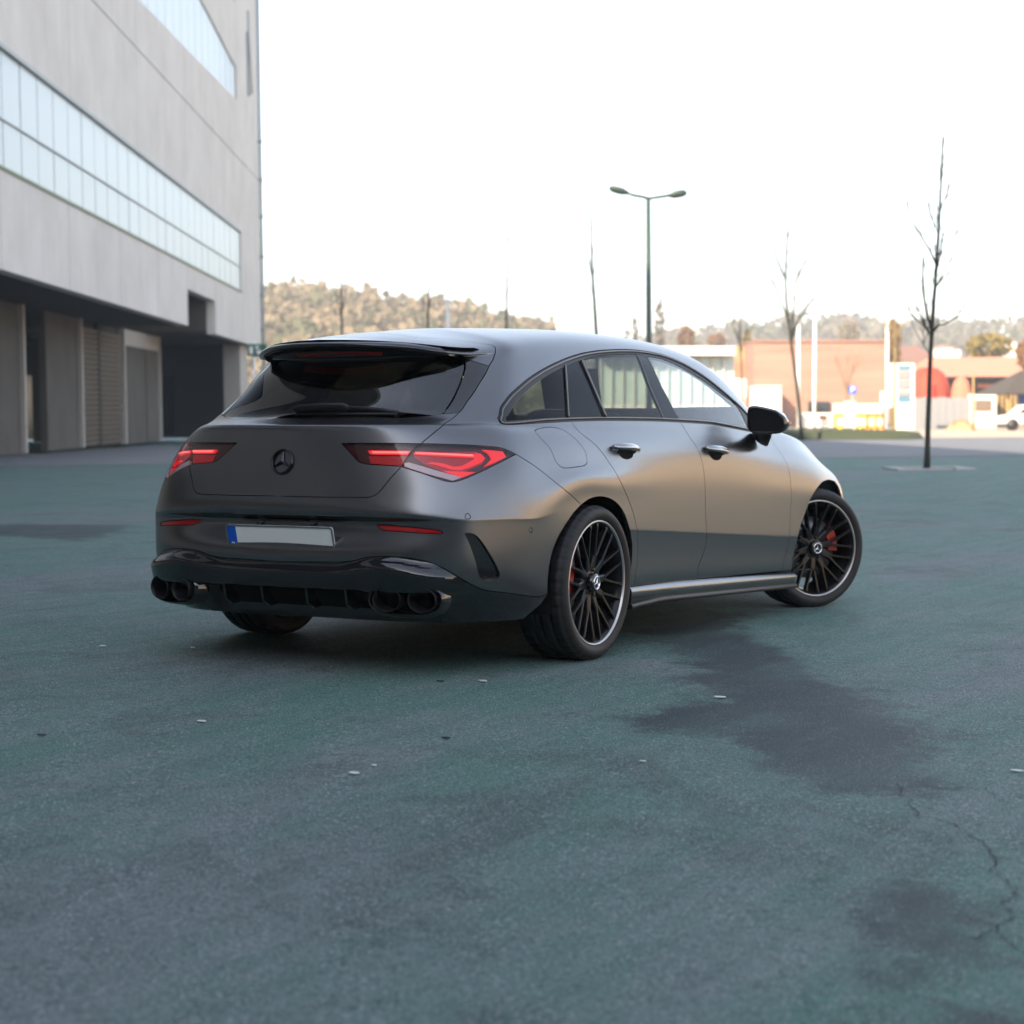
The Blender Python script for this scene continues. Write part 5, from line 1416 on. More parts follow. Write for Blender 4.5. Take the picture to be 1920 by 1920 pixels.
mb = MB(); mb.add([p for r in rows_ for p in r], [(i*14+k, i*14+k+1, (i+1)*14+k+1, (i+1)*14+k) for i in range(5) for k in range(13)], True); tag(mb.build('forecourt_paving', M_PAVE), kind='structure')
isl = [(72.5, -12), (71.5, 0), (70.5, 8), (69, 12.6), (67.6, 14.2), (68.2, 15.0), (72, 14.9), (82, 12.6), (95, 10), (100, 0), (101, -12)]
mb = MB(); o_ = [W(d, l, .02) for d, l in isl]; t_2 = [W(84+(d-84)*.985, l*.99, .30+.05*math.sin(i*2.1)) for i, (d, l) in enumerate(isl)]; c = W(84, 2, .5)
k = len(isl); mb.add(o_+t_2+[c], [(i, (i+1) % k, k+(i+1) % k, k+i) for i in range(k)]+[(k+i, k+(i+1) % k, 2*k) for i in range(k)], True)
tag(mb.build('grass_island', M_GRASS), kind='structure')
GB = []
for i in range(1500):                                   # rough grass on the island and its rim
    a, b = random.random(), random.random()
    d, l = 70.3+a*10, -6+b*20.4
    if d < 72.4-.21*max(l-6, 0): continue
    p = W(d, l, .22); h = random.uniform(.08, .26); t = random.uniform(0, 6.3)
    GB.append((p, p+Vector((math.cos(t)*.12, math.sin(t)*.12, 0)), p+Vector((random.uniform(-.06, .06), random.uniform(-.06, .06), h))))
mb = MB()
for tri in GB: mb.add(tri, [(0, 1, 2)])
tag(mb.build('island_grass', M_GRASS, fix=False), kind='stuff', label='short dark grass on the kerbed island', cat='grass')

# bare young trees
M_BARK = mat('dark_bark', (.020, .022, .016), rough=.9, noise=(9, .6, (.035, .036, .026)))
M_TWIG = mat('twig', (.055, .05, .042), rough=.9)
def tree(d, trunk, limbs, r0, label, name='bare_tree', tw=40, seed=1, zb=None, group=None, mt=None):
    """trunk and limbs as bearings in the photograph at distance d; each limb reaches towards or away from the viewer by its own amount"""
    rnd = random.Random(seed)
    base = W(d, dlat(*trunk[0], d)[1])
    root = empty(name, base, label=label, cat='tree', group=group)
    pts = [base]+[PX(u, v, d) for u, v in trunk[1:]]
    n = len(pts)
    rad = [max(r0*1.1*(1-.66*(i/(n-1))**.9), .016) for i in range(n)]
    rad[0] *= 1.2
    mb = MB(); mb.tube(pts, rad, 9); child('trunk', mb, mt or M_BARK, root)
    br = MB()
    ends = []
    for L_, rr, dep in limbs:
        m_ = len(L_)
        p = [PX(u, v, d+dep*i/(m_-1)) for i, (u, v) in enumerate(L_)]
        br.tube(p, [max(rr*.95*(1-.6*i/(m_-1)), .010) for i in range(m_)], 6)
        ends += [(p[i], (p[i]-p[i-1]).normalized(), rr) for i in range(1, m_)]
    top = len(pts)//3
    ends += [(pts[i], (pts[i]-pts[i-1]).normalized(), rad[i]) for i in range(top+1, n)]
    for i in range(tw):
        p, t, rr = rnd.choice(ends)
        q = p-t*rnd.uniform(0, .5)
        dr = (t*rnd.uniform(.6, 1.2)+Vector((rnd.gauss(0, .5), rnd.gauss(0, .5), rnd.uniform(.1, .6)))).normalized()
        ln = rnd.uniform(.35, 1.1)
        a = q+dr*ln*.5+Vector((rnd.gauss(0, .04), rnd.gauss(0, .04), .03)); b = a+(dr+Vector((0, 0, .35))).normalized()*ln*.5
        br.tube([q, a, b], [.009, .007, .005], 4, cap=False)
        if rnd.random() < .6:
            c = a+(dr+Vector((rnd.gauss(0, .5), rnd.gauss(0, .5), .1))).normalized()*ln*.35
            br.tube([a, c], [.007, .005], 4, cap=False)
    child('branches', br, M_TWIG if mt is None else mt, root)
    return root
tree(31.6, [(1738, 880), (1739, 835), (1740, 790), (1742, 740), (1743, 700), (1745, 660), (1748, 612), (1750, 575), (1753, 540), (1756, 495), (1760, 430), (1762, 390), (1765, 330), (1766, 295), (1768, 256)],
     [([(1747, 618), (1738, 590), (1733, 560), (1731, 520), (1730, 480)], .030, .6), ([(1757, 500), (1744, 470), (1730, 448), (1710, 412), (1698, 370), (1690, 345)], .022, -.7),
      ([(1745, 630), (1735, 615), (1722, 602), (1710, 590), (1703, 572)], .016, .5), ([(1747, 625), (1758, 610), (1775, 606), (1795, 594), (1808, 570)], .016, -.5),
      ([(1756, 500), (1768, 470), (1785, 450), (1800, 430)], .014, .5), ([(1754, 540), (1770, 520), (1790, 505)], .012, -.4), ([(1762, 400), (1772, 370), (1780, 345)], .010, .3), ([(1759, 440), (1747, 405), (1738, 380)], .010, .3)],
     .046, 'tall bare young tree with a dark trunk rising from the kerb frame on the right', tw=64, seed=3, group='bare young trees round the lot')
tree(68, [(1504, 829), (1501, 800), (1498, 760), (1493, 715), (1489, 685), (1485, 655), (1481, 625), (1477, 590), (1474, 555), (1473, 520), (1474, 480), (1476, 440), (1476, 405), (1478, 376)],
     [([(1480, 612), (1470, 580), (1457, 545), (1440, 510), (1428, 480), (1416, 448)], .045, 1.5), ([(1474, 525), (1463, 500), (1452, 470), (1440, 440), (1425, 425)], .035, -1.2), ([(1484, 640), (1492, 610), (1502, 590), (1520, 565), (1545, 548), (1570, 535)], .050, -1.5),
      ([(1484, 640), (1487, 600), (1489, 560), (1492, 528), (1500, 500)], .045, 1.0), ([(1502, 592), (1515, 588), (1530, 590), (1545, 575)], .03, 1), ([(1493, 525), (1505, 505), (1516, 480), (1528, 465)], .025, .6), ([(1475, 450), (1483, 430), (1492, 410)], .02, .4)],
     .070, 'leaning bare tree with a forked crown on the grass island behind the car bonnet', tw=150, seed=5, group='bare young trees round the lot')
tree(78, [(1121, 700), (1119, 640), (1116, 590), (1113, 545), (1110, 500), (1109, 460), (1108, 420), (1108, 398)], [([(1112, 520), (1120, 480), (1126, 440)], .02, .6), ([(1112, 530), (1103, 490), (1098, 455)], .02, -.6)], .085, 'slim bare tree above the car roof just left of the lamp post', tw=34, seed=8, group='bare young trees round the lot')
tree(95, [(948, 700), (949, 640), (950, 580), (951, 520), (952, 460), (953, 392)], [([(950, 560), (960, 510), (966, 460)], .018, .6), ([(950, 570), (940, 520), (936, 480)], .018, -.6)], .07, 'thin bare tree against the sky over the middle of the car roof', tw=36, seed=9, mt=M_TWIG, group='bare young trees round the lot')
tree(100, [(801, 700), (802, 640), (803, 580), (805, 520), (807, 452)], [([(802, 590), (812, 540), (818, 500)], .018, .6), ([(802, 600), (792, 560), (786, 530)], .018, -.6)], .08, 'thin bare tree in front of the hill over the left part of the car roof', tw=34, seed=10, mt=M_TWIG, group='bare young trees round the lot')
tree(100, [(641, 700), (641, 640), (640, 580), (639, 530), (638, 490)], [([(640, 590), (650, 545), (656, 510)], .018, .6), ([(640, 600), (630, 555), (625, 525)], .018, -.6)], .07, 'thin bare tree in front of the hill above the rear spoiler', tw=30, seed=11, mt=M_TWIG, group='bare young trees round the lot')
tree(95, [(1393, 805), (1392, 740), (1390, 680), (1388, 630), (1387, 580), (1386, 540)], [([(1390, 660), (1400, 620), (1406, 585)], .03, .8), ([(1390, 660), (1380, 625), (1372, 590)], .03, -.8)], .06, 'thin bare tree in front of the pale low building left of the brick hall', tw=50, seed=12, mt=M_TWIG, group='bare young trees round the lot')
tree(112, [(1590, 810), (1589, 770), (1588, 735), (1588, 715)], [([(1588, 735), (1580, 705), (1572, 685), (1565, 668)], .05, .8), ([(1588, 735), (1594, 710), (1602, 690), (1608, 668)], .05, -.8), ([(1588, 720), (1588, 695), (1590, 670)], .04, .8)], .09, 'small bare tree with spread limbs in front of the brick hall', tw=40, seed=13, mt=mat('tan_bark', (.16, .11, .06), rough=.9), group='bare young trees round the lot')
tree(105, [(1675, 812), (1676, 760), (1677, 710), (1678, 660), (1678, 610), (1679, 570)], [([(1678, 640), (1690, 615), (1700, 600)], .04, .8), ([(1678, 650), (1668, 625), (1660, 605)], .04, -.8)], .08, 'slim ochre barked tree beside the price sign', tw=60, seed=14, mt=mat('ochre_bark', (.22, .17, .06), rough=.9), group='bare young trees round the lot')

# kerb frame round the right hand tree
kf = empty('tree_kerb', W(31.6, dlat(1738, 880, 31.6)[1]), label='pale stone kerb frame set in the asphalt round the tall right hand tree', cat='kerb')
l0 = dlat(1738, 880, 31.6)[1]
for d0, d1, a, b in ((30.95, 31.15, -.62, .30), (30.95, 31.15, .34, .66), (32.1, 32.3, -.62, .02), (32.1, 32.3, .06, .66), (31.17, 32.08, -.62, -.44), (31.17, 32.08, .48, .66)):
    mb = MB(); q = [W(d, l0+l, z) for z in (-.02, .030) for d, l in ((d0, a), (d0, b), (d1, b), (d1, a))]
    mb.add(q, [(3, 2, 1, 0), (4, 5, 6, 7), (0, 1, 5, 4), (1, 2, 6, 5), (2, 3, 7, 6), (3, 0, 4, 7)]); child('kerb_stone', mb, M_KERB, kf)

# double armed street lamp
M_POLE = mat('green_grey_pole', (.035, .055, .045), rough=.5)
lp = empty('street_lamp', W(66, dlat(1217, 760, 66)[1]), label='green street lamp with two curved arms standing behind the car roof', cat='street lamp')
mb = MB(); b = lp.location; mb.tube([b, b+Vector((0, 0, 3)), PX(1215.5, 372, 66)], [.13, .11, .085], 10); child('pole', mb, M_POLE, lp)
for L_, h0, h1 in ((((1215.5, 372), (1205, 369), (1190, 366.5), (1176, 362)), (1178, 362), (1142, 352)), (((1215.5, 372), (1228, 370.5), (1245, 368), (1256, 366)), (1254, 367), (1288, 361))):
    mb = MB(); mb.tube([PX(u, v, 66) for u, v in L_], .065, 8); arm = child('arm', mb, M_POLE, lp)
    a, e = PX(*h0, 66), PX(*h1, 66)
    mb = MB(); mb.tube([a, a+(e-a)*.3, a+(e-a)*.8, e], [(.07, .07), (.10, .16), (.09, .16), (.05, .08)], 10); child('lamp_head', mb, M_POLE, lp)
M_FLAG = mat('white_pole', (.62, .62, .60), rough=.4)
for u0, v0, u1, v1, d, lb in ((1497, 806, 1497, 598, 118, 'white flagpole nearer the leaning tree, left one of the pair by the brick hall'), (1526, 806, 1528, 594, 116, 'white flagpole right of the leaning tree, in front of the dark doorway'), (1662, 800, 1664, 588, 118, 'white flagpole at the right end of the brick hall beside the price sign')):
    b = W(d, dlat(u0, v0, d)[1]); fp = empty('flagpole', b, label=lb, cat='flagpole', group='white flagpoles by the brick hall')
    mb = MB(); mb.tube([b, PX(u1, v1, d)], [.12, .09], 10); child('pole', mb, M_FLAG, fp)
    mb = MB(); mb.box(b.x-.25, b.y-.25, b.z, b.x+.25, b.y+.25, b.z+.12); child('foot', mb, M_KERB, fp)
b = W(90, dlat(839, 700, 90)[1]); fp = empty('utility_pole', b, label='pale slim pole in front of the wooded hill above the car roof', cat='pole')
mb = MB(); mb.tube([b, PX(839, 562, 90)], [.11, .08], 8); child('pole', mb, M_FLAG, fp)
mb = MB(); q = PX(839, 566, 90); mb.tube([q-RH*.3, q+RH*.3], .03, 6); child('crossbar', mb, M_FLAG, fp)

# box built between bearings at a distance, running back by depth
def bx(u0, v0, u1, v1, d, depth, ground=False):
    mb = MB()
    p = [PX(u0, v1, d), PX(u1, v1, d), PX(u1, v0, d), PX(u0, v0, d)]
    if ground:
        for i in (0, 1): p[i].z = float(ground_z(p[i].x, p[i].y))-.05
    k = FH*depth
    return mb.add(p+[q+k for q in p], [(0, 1, 2, 3), (7, 6, 5, 4), (0, 4, 5, 1), (1, 5, 6, 2), (2, 6, 7, 3), (3, 7, 4, 0)])
def at_(u, d): return W(d, dlat(u, 800, d)[1])
def brickmat(name, c1, c2, sc):
    M_ = bpy.data.materials.new(name); M_.use_nodes = True; nt = M_.node_tree; p = nt.nodes['Principled BSDF']
    tc = nt.nodes.new('ShaderNodeTexCoord'); wv_ = nt.nodes.new('ShaderNodeTexNoise'); wv_.inputs['Scale'].default_value = sc; mp = nt.nodes.new('ShaderNodeMapping'); mp.inputs['Scale'].default_value = (.15, .15, 1.6)
    nt.links.new(tc.outputs['Object'], mp.inputs[0]); nt.links.new(mp.outputs[0], wv_.inputs['Vector'])
    rp = nt.nodes.new('ShaderNodeValToRGB'); rp.color_ramp.elements[0].position = .35; rp.color_ramp.elements[1].position = .65; rp.color_ramp.elements[0].color = (*c1, 1); rp.color_ramp.elements[1].color = (*c2, 1)
    nt.links.new(wv_.outputs['Fac'], rp.inputs[0]); nt.links.new(rp.outputs[0], p.inputs['Base Color']); p.inputs['Roughness'].default_value = .85
    return M_
M_BRICK = brickmat('sandy_brick', (.225, .118, .085), (.275, .152, .112), 1.0)
M_ORANGE = brickmat('orange_render', (.25, .12, .065), (.29, .15, .09), 1.0)
M_WALLW = mat('white_render', (.55, .53, .50), rough=.8)
M_PALEGL = mat('pale_green_glass', (.40, .46, .43), rough=.1)
M_TILE = mat('orange_roof_tile', (.42, .195, .125), rough=.85, noise=(1.5, .6, (.36, .165, .105)))
M_TILED = mat('brown_roof_tile', (.22, .105, .07), rough=.85, noise=(1.2, .6, (.16, .08, .055)))
M_SHADEW = mat('grey_hoarding', (.185, .19, .20), rough=.8)
M_YEL = mat('yellow_board', (.75, .42, .03), rough=.5); M_ORB = mat('orange_board', (.70, .25, .02), rough=.5)
M_REDT = mat('red_canopy', (.40, .035, .012), rough=.7); M_SALM = mat('salmon_canopy', (.42, .13, .075), rough=.7)
M_SBLUE = mat('sign_blue', (.06, .17, .25), rough=.4); M_PBLUE = mat('parking_blue', (.02, .09, .42), rough=.4)
M_OAK = mat('timber_screen', (.30, .19, .07), rough=.7)

bh = empty('brick_hall', at_(1535, 150), label='large sandy brick hall with a flat roof and few openings', cat='building')
child('wall', bx(1413, 641, 1660, 812, 150, 34, True), M_BRICK, bh); child('parapet', bx(1412, 637.5, 1661, 641, 149.8, 34.4), M_BRICK, bh)
child('doorway', bx(1516, 753, 1556, 772, 149.7, .25), M_DGLASS, bh); child('entrance_panel', bx(1500, 774, 1562, 806, 149.7, .2), M_WALLW, bh)
child('window', bx(1562, 757, 1655, 775, 149.75, .2), M_WALLW, bh)
for u in (1540, 1541): pass
lw = empty('low_orange_building', at_(1396, 155), label='low orange rendered building at the left end of the brick hall', cat='building')
child('wall', bx(1340, 676, 1412.5, 812, 155, 20, True), M_ORANGE, lw); child('wall', bx(1391, 645, 1412.5, 676, 156, 12), mat('ochre_render', (.30, .21, .09), rough=.9), lw)
child('doorway', bx(1397, 746, 1409, 762, 154.7, .2), M_DGLASS, lw); child('window', bx(1362, 706, 1372, 722, 154.7, .2), M_DGLASS, lw); child('plinth', bx(1340, 710, 1412.4, 812, 154.85, .1, True), M_WALLW, lw)
wk = empty('white_kiosk', at_(1442, 146), label='plain white kiosk box in front of the brick hall behind the door mirror', cat='kiosk')
child('wall', bx(1419, 726, 1465, 812, 146, 4, True), M_WALLW, wk); child('roof', bx(1418, 723, 1466, 726, 145.8, 4.4), M_WALLW, wk)
cb = empty('glass_pavilion', at_(1290, 122), label='pale glass pavilion with a flat white roof seen past the windscreen pillar', cat='building')
child('roof', bx(1120, 649, 1379, 666, 121, 14), M_WALLW, cb)
for i in range(12):
    u = 1126+i*21
    child('window_pane', bx(u+1.2, 668, u+19.6, 756, 122.5, .12), M_PALEGL, cb); child('mullion', bx(u-1.2, 666.5, u+1.0, 812, 122.2, .5, True), M_WALLW, cb)
child('plinth', bx(1122, 757, 1374, 812, 122.4, .3, True), M_WALLW, cb)
child('back_wall', bx(1122, 667, 1376, 812, 130, .3, True), M_SHADEW, cb)

# boards, bicycle, parking sign
for u0, u1, mt1, lb in ((1566, 1625, M_YEL, 'yellow and white barrier board in front of the brick hall'), (1626, 1657, M_ORB, 'orange barrier board with white panel beside the yellow one')):
    r = empty('barrier_board', at_((u0+u1)/2, 108), label=lb, cat='barrier', group='coloured barrier boards')
    child('top_rail', bx(u0, 778, u1, 784, 108, .08), mt1, r); child('bottom_rail', bx(u0, 798, u1, 805, 108, .08), mt1, r); child('panel', bx(u0+.5, 784.1, u1-.5, 797.9, 108.02, .04), M_WALLW, r)
    for u in (u0, (u0+u1)/2, u1): child('upright', bx(u-1.5, 777, u+1.5, 812, 107.9, .1, True), mt1 if u != u1 else M_REDT, r)
bk = empty('bicycle', at_(1546, 104), label='bicycle leaning before the brick hall, left of the barrier boards', cat='bicycle')
mb = MB()
for u in (1539, 1553):
    c = PX(u, 802, 104); mb2 = MB(); mb2.tube([c+RH*.32*math.cos(t)+Vector((0, 0, .32*math.sin(t))) for t in np.linspace(0, 2*math.pi, 20)], .03, 5, cap=False); child('bicycle_wheel', mb2, M_BLACK, bk)
a, b, c, e = PX(1539, 802, 104), PX(1553, 802, 104), PX(1544, 790, 104), PX(1551, 789, 104)
mb.tube([a, c, e, b], .025, 5); mb.tube([c, PX(1546, 802, 104), e], .025, 5); child('frame', mb, M_BLACK, bk)
mb = MB(); mb.tube([c, PX(1543.5, 786, 104)], .03, 5); mb.tube([PX(1541.5, 786, 104), PX(1546, 786, 104)], .05, 6); child('saddle', mb, M_BLACK, bk)
mb = MB(); mb.tube([e, PX(1551, 785, 104), PX(1553.5, 784, 104)], .025, 5); child('handlebar', mb, M_BLACK, bk)
child('basket', bx(1538, 778, 1551, 788, 104.3, .4), mat('brown_box', (.10, .06, .04), rough=.8), bk)
ps = empty('parking_sign', at_(1598, 96), label='blue square parking sign on a slim post before the brick hall', cat='sign')
mb = MB(); mb.tube([ps.location, PX(1598, 724, 96)], .035, 6); child('post', mb, M_MULL, ps)
child('sign_board', bx(1591.5, 723, 1606, 739, 95.9, .04), M_PBLUE, ps)
me = text_mesh('P', .42); o = link('letter', me, M_WHITE, ps); q = PX(1598.8, 731, 95.85)
o.matrix_local = Matrix.Translation(q-ps.location) @ Matrix((RH, Vector((0, 0, 1)), -FH)).transposed().to_4x4()
mbp = empty('white_mailbox', at_(1593, 100), label='small white cabinet standing behind the parking sign post', cat='cabinet')
child('cabinet_body', bx(1586, 754, 1604, 786, 100, .5, True), M_WALLW, mbp); child('cabinet_top', bx(1585, 752, 1605, 754, 99.9, .7), M_WALLW, mbp)

# price totem, the white panel beside it, hoarding, canopies
tt = empty('price_sign', at_(1699, 112), label='tall white price totem with blue bands and grey price fields', cat='sign')
child('sign_body', bx(1681, 681, 1715, 816, 112, .5, True), M_WALLW, tt)
for v0, v1, mt1 in ((685, 692, M_SBLUE), (695, 709, M_SHADEW), (712, 729, M_SHADEW), (733, 743, M_SHADEW), (745, 753, M_SBLUE)): child('price_field', bx(1684, v0, 1707, v1, 111.9, .08), mt1, tt)
wp = empty('white_banner', at_(1670, 116), label='white upright banner panel to the left of the price totem', cat='banner')
child('banner_panel', bx(1661, 681, 1678, 764, 116, .15), M_WALLW, wp); child('banner_panel', bx(1651, 734, 1661, 764, 116, .15), M_WALLW, wp)
mb = MB(); mb.tube([at_(1664, 116.2), PX(1664, 681, 116.2)], .06, 6); child('post', mb, M_MULL, wp)
hd = empty('site_hoarding', at_(1765, 118), label='plain grey white hoarding wall beneath the red canopies', cat='wall')
for i in range(7):
    u = 1716+i*14.6; child('hoarding_panel', bx(u, 746-(i % 2)*1.5, u+14.3, 816, 118+.02*i, .1, True), M_SHADEW, hd)
def canopy(name, u0, u1, vt, vb, d, mt1, lb, n=6):
    r = empty(name, at_((u0+u1)/2, d), label=lb, cat='canopy', group='red canopies above the hoarding')
    c = PX((u0+u1)/2, vb, d); R_ = (PX(u1, vb, d)-PX(u0, vb, d)).length/2; tp = PX((u0+u1)/2, vt, d)
    for k in range(n):
        a0, a1 = 2*math.pi*k/n, 2*math.pi*(k+1)/n; mb = MB(); S_ = 5; P_ = []
        for i in range(S_+1):
            f = i/S_; rr = R_*math.sin(f*math.pi/2)**.8; z = (tp.z-c.z)*math.cos(f*math.pi/2)
            P_ += [c+Vector((rr*math.cos(a), rr*math.sin(a), z)) for a in (a0, (a0+a1)/2, a1)]
        mb.add(P_, [(i*3+j, i*3+j+1, i*3+j+4, i*3+j+3) for i in range(S_) for j in range(2)], True); child('canopy_panel', mb, mt1 if k % 2 else mt1, r)
    mb = MB(); mb.tube([r.location, tp], .08, 6); child('post', mb, M_MULL, r)
canopy('red_canopy', 1697, 1784, 688, 747, 126, M_REDT, 'large red orange canopy behind the tall tree trunk, above the hoarding')
canopy('salmon_canopy', 1783, 1822, 706, 748, 124, M_SALM, 'smaller salmon coloured canopy at the right end of the hoarding')
# tiled house on the right
th = empty('tiled_house', at_(1850, 150), label='low house with a broad pale orange tiled roof at the right edge', cat='building')
def roof(u0, u1, vt, vb, d, depth, inset, mt1, par, nm='roof'):
    mb = MB(); a, b = PX(u0, vb, d), PX(u1, vb, d); k = FH*depth; h = PX((u0+u1)/2, vt, d).z
    r0 = a+(b-a)*inset+k*.5; r1 = b-(b-a)*inset*.4+k*.5; r0.z = r1.z = h
    mb.add([a, b, b+k, a+k, r0, r1], [(0, 1, 5, 4), (1, 2, 5), (2, 3, 4, 5), (3, 0, 4), (3, 2, 1, 0)]); return child(nm, mb, mt1, par)
roof(1742, 2080, 664, 706, 150, 16, .12, M_TILE, th)
child('wall', bx(1775, 706, 2060, 820, 154, 9, True), M_DOORWALL, th)
child('eave_beam', bx(1834, 720, 1880, 727, 152, .4), M_SALM, th)
kq = empty('white_booth', at_(1848, 122), label='white booth with a brown window under the tiled eave', cat='kiosk')
child('wall', bx(1824, 738, 1868, 820, 122, 3, True), M_WALLW, kq); child('window', bx(1829, 750, 1859, 770, 121.9, .1), mat('brown_glass', (.16, .12, .09), rough=.2), kq)
sc_ = empty('timber_screen', at_(1885, 124), label='row of timber panels between dark posts under the eave', cat='screen')
for i in range(5): child('timber_panel', bx(1868+i*8.2, 738, 1874+i*8.2, 776, 124, .1), M_OAK, sc_); child('post', bx(1865.5+i*8.2, 733, 1867.5+i*8.2, 816, 123.9, .2, True), M_DGLASS, sc_)
child('counter', bx(1866, 777, 1908, 816, 123.7, 1.0, True), M_SHADEW, sc_)
bb = empty('blue_banner', at_(1913, 118), label='blue upright banner at the right edge of the view', cat='banner')
child('banner_panel', bx(1907, 741, 1925, 769, 118, .1), M_PBLUE, bb); mb = MB(); mb.tube([at_(1907, 118), PX(1907, 738, 118)], .06, 6); child('post', mb, M_WHITE, bb)
# dark thatch-like shade roof right of it
dk = empty('dark_shelter', at_(1905, 112), label='dark weathered shelter roof hanging in front of the tiled house', cat='shelter')
roof(1886, 2010, 692, 738, 112, 8, .5, mat('dark_thatch', (.06, .045, .035), rough=.95, noise=(4, .7, (.03, .025, .02))), dk)
mb = MB(); mb.tube([at_(1890, 113), PX(1890, 737, 113)], .07, 6); child('post', mb, M_OAK, dk)
pl = empty('post_ochre', at_(1825, 100), label='slim ochre post in front of the booth', cat='post'); mb = MB(); mb.tube([pl.location, PX(1825, 700, 100)], [.06, .05], 6); child('pole', mb, M_OAK, pl)
mb = MB(); mb.tube([PX(1822, 706, 100), PX(1828, 706, 100)], .05, 6); child('crosspiece', mb, M_OAK, pl)

# back roof, small houses, clipped tree
br = empty('brown_roofed_house', at_(1720, 185), label='long brown roofed house behind the price totem', cat='building')
roof(1652, 1769, 641, 682, 185, 22, .06, M_TILED, br); child('wall', bx(1660, 682, 1766, 815, 188, 14, True), mat('mauve_wall', (.25, .17, .13), rough=.9), br)
for u0, v0, u1, v1, d, lb in ((1768, 650, 1786, 672, 230, 'small white house above the tiled roof, left one'), (1789, 653, 1801, 668, 235, 'small cream house right beside the white one on the slope'), (1896, 639, 1906, 652, 260, 'tiny white house on the slope at the far right')):
    r = empty('small_house', at_((u0+u1)/2, d), label=lb, cat='house', group='small houses on the right slope'); child('wall', bx(u0, v0, u1, v1+25, d, 6), M_WALLW, r); roof(u0-1, u1+1, v0-4, v0, d-.3, 6.6, .1, M_TILE, r)

# a low white parked car at the right edge
pc = empty('white_car', at_(1905, 100), label='white parked car partly cut by the right edge of the view', cat='car')
def far_car(par, u0, d):
    l0_ = dlat(u0, 800, d)[1]
    def Q(x, z, y): return W(d, l0_, 0)+RH*x+FH*y+Vector((0, 0, z))
    prof = [(0, .35), (.02, .62), (.25, .75), (.95, .86), (1.55, 1.36), (2.9, 1.42), (3.6, 1.0), (4.1, .92), (4.25, .6), (4.2, .32)]
    mb = MB(); mb.prism(prof, 0, 1.7, Q); bevel(child('body', mb, M_WALLW, par), .08, 2)
    mb = MB(); mb.prism([(1.12, .92), (1.62, 1.30), (2.2, 1.33), (2.2, .92)], -.01, .02, Q); child('side_window', mb, M_DGLASS, par)
    mb = MB(); mb.prism([(2.28, .92), (2.28, 1.33), (2.85, 1.33), (3.35, .95)], -.01, .02, Q); child('side_window', mb, M_DGLASS, par)
    for x in (.85, 3.35):
        mb = MB(); mb.tube([Q(x, .32, -.02), Q(x, .32, .2)], .32, 18); child('wheel', mb, M_BLACK, par)
far_car(pc, 1868, 100)
hp = empty('straw_heap', at_(1802, 110), label='low heap of straw coloured earth at the foot of the hoarding', cat='heap')
mb = MB(); c0_ = at_(1802, 110)
P_ = [c0_+RH*(.95*math.cos(t)*f)+FH*(.7*math.sin(t)*f)+Vector((0, 0, .55*(1-f*f)*random.uniform(.85, 1.1))) for f in (.01, .35, .7, 1) for t in np.linspace(0, 2*math.pi, 17)[:-1]]
mb.add(P_, [(i*16+k, i*16+(k+1) % 16, (i+1)*16+(k+1) % 16, (i+1)*16+k) for i in range(3) for k in range(16)], True); child('earth', mb, mat('straw_earth', (.33, .22, .11), rough=.95), hp)
mb = MB()
for k in range(60):
    a = random.uniform(0, 6.3); f = random.uniform(.2, 1); p = c0_+RH*(.95*math.cos(a)*f)+FH*(.7*math.sin(a)*f)+Vector((0, 0, .5*(1-f*f))); mb.tube([p, p+Vector((random.gauss(0, .1), random.gauss(0, .1), .15))], .012, 3)
child('straw', mb, M_OAK, hp)

# leafy crowns: many small leaf clumps spread through a crown's volume
def crown_mesh(mb, c, rx, rz, n, rnd, size=.35, up=.0):
    for i in range(n):
        t = rnd.uniform(0, 6.283); cz = rnd.uniform(-1, 1); rr = (1-cz*cz)**.5*rnd.uniform(.35, 1)**.5
        k = rnd.uniform(.75, 1.08)
        p = c+Vector((rx*rr*math.cos(t)*k, rx*rr*math.sin(t)*k, rz*cz*k))
        s = size*rnd.uniform(.5, 1.4)
        a = Vector((rnd.gauss(0, 1), rnd.gauss(0, 1), rnd.gauss(0, 1))).normalized(); b = a.orthogonal().normalized(); cc = a.cross(b)
        mb.add([p+b*s, p+cc*s*.8, p-b*s, p-cc*s*.8], [(0, 1, 2, 3)])
def leafmat(name, c1, c2):
    M_ = mat(name, c1, rough=.9, spec=.1, noise=(.6, .6, c2))           # thin leaves: part of the light passes through
    nt = M_.node_tree; p = nt.nodes['Principled BSDF']; out = nt.nodes['Material Output']
    tl = nt.nodes.new('ShaderNodeBsdfTranslucent'); tl.inputs[0].default_value = (*c1, 1); mx = nt.nodes.new('ShaderNodeMixShader'); mx.inputs[0].default_value = .45
    nt.links.new(p.outputs[0], mx.inputs[1]); nt.links.new(tl.outputs[0], mx.inputs[2]); nt.links.new(mx.outputs[0], out.inputs[0])
    return M_
M_YLEAF = leafmat('yellow_leaf', (.26, .19, .04), (.18, .14, .04)); M_OLEAF = leafmat('orange_leaf', (.26, .14, .06), (.18, .10, .05))
M_PINE = leafmat('pine_green', (.17, .165, .10), (.14, .14, .09)); M_BROWN = leafmat('winter_brown', (.29, .225, .15), (.24, .195, .135)); M_HAZEL = leafmat('grey_brown_wood', (.22, .185, .145), (.175, .155, .13))
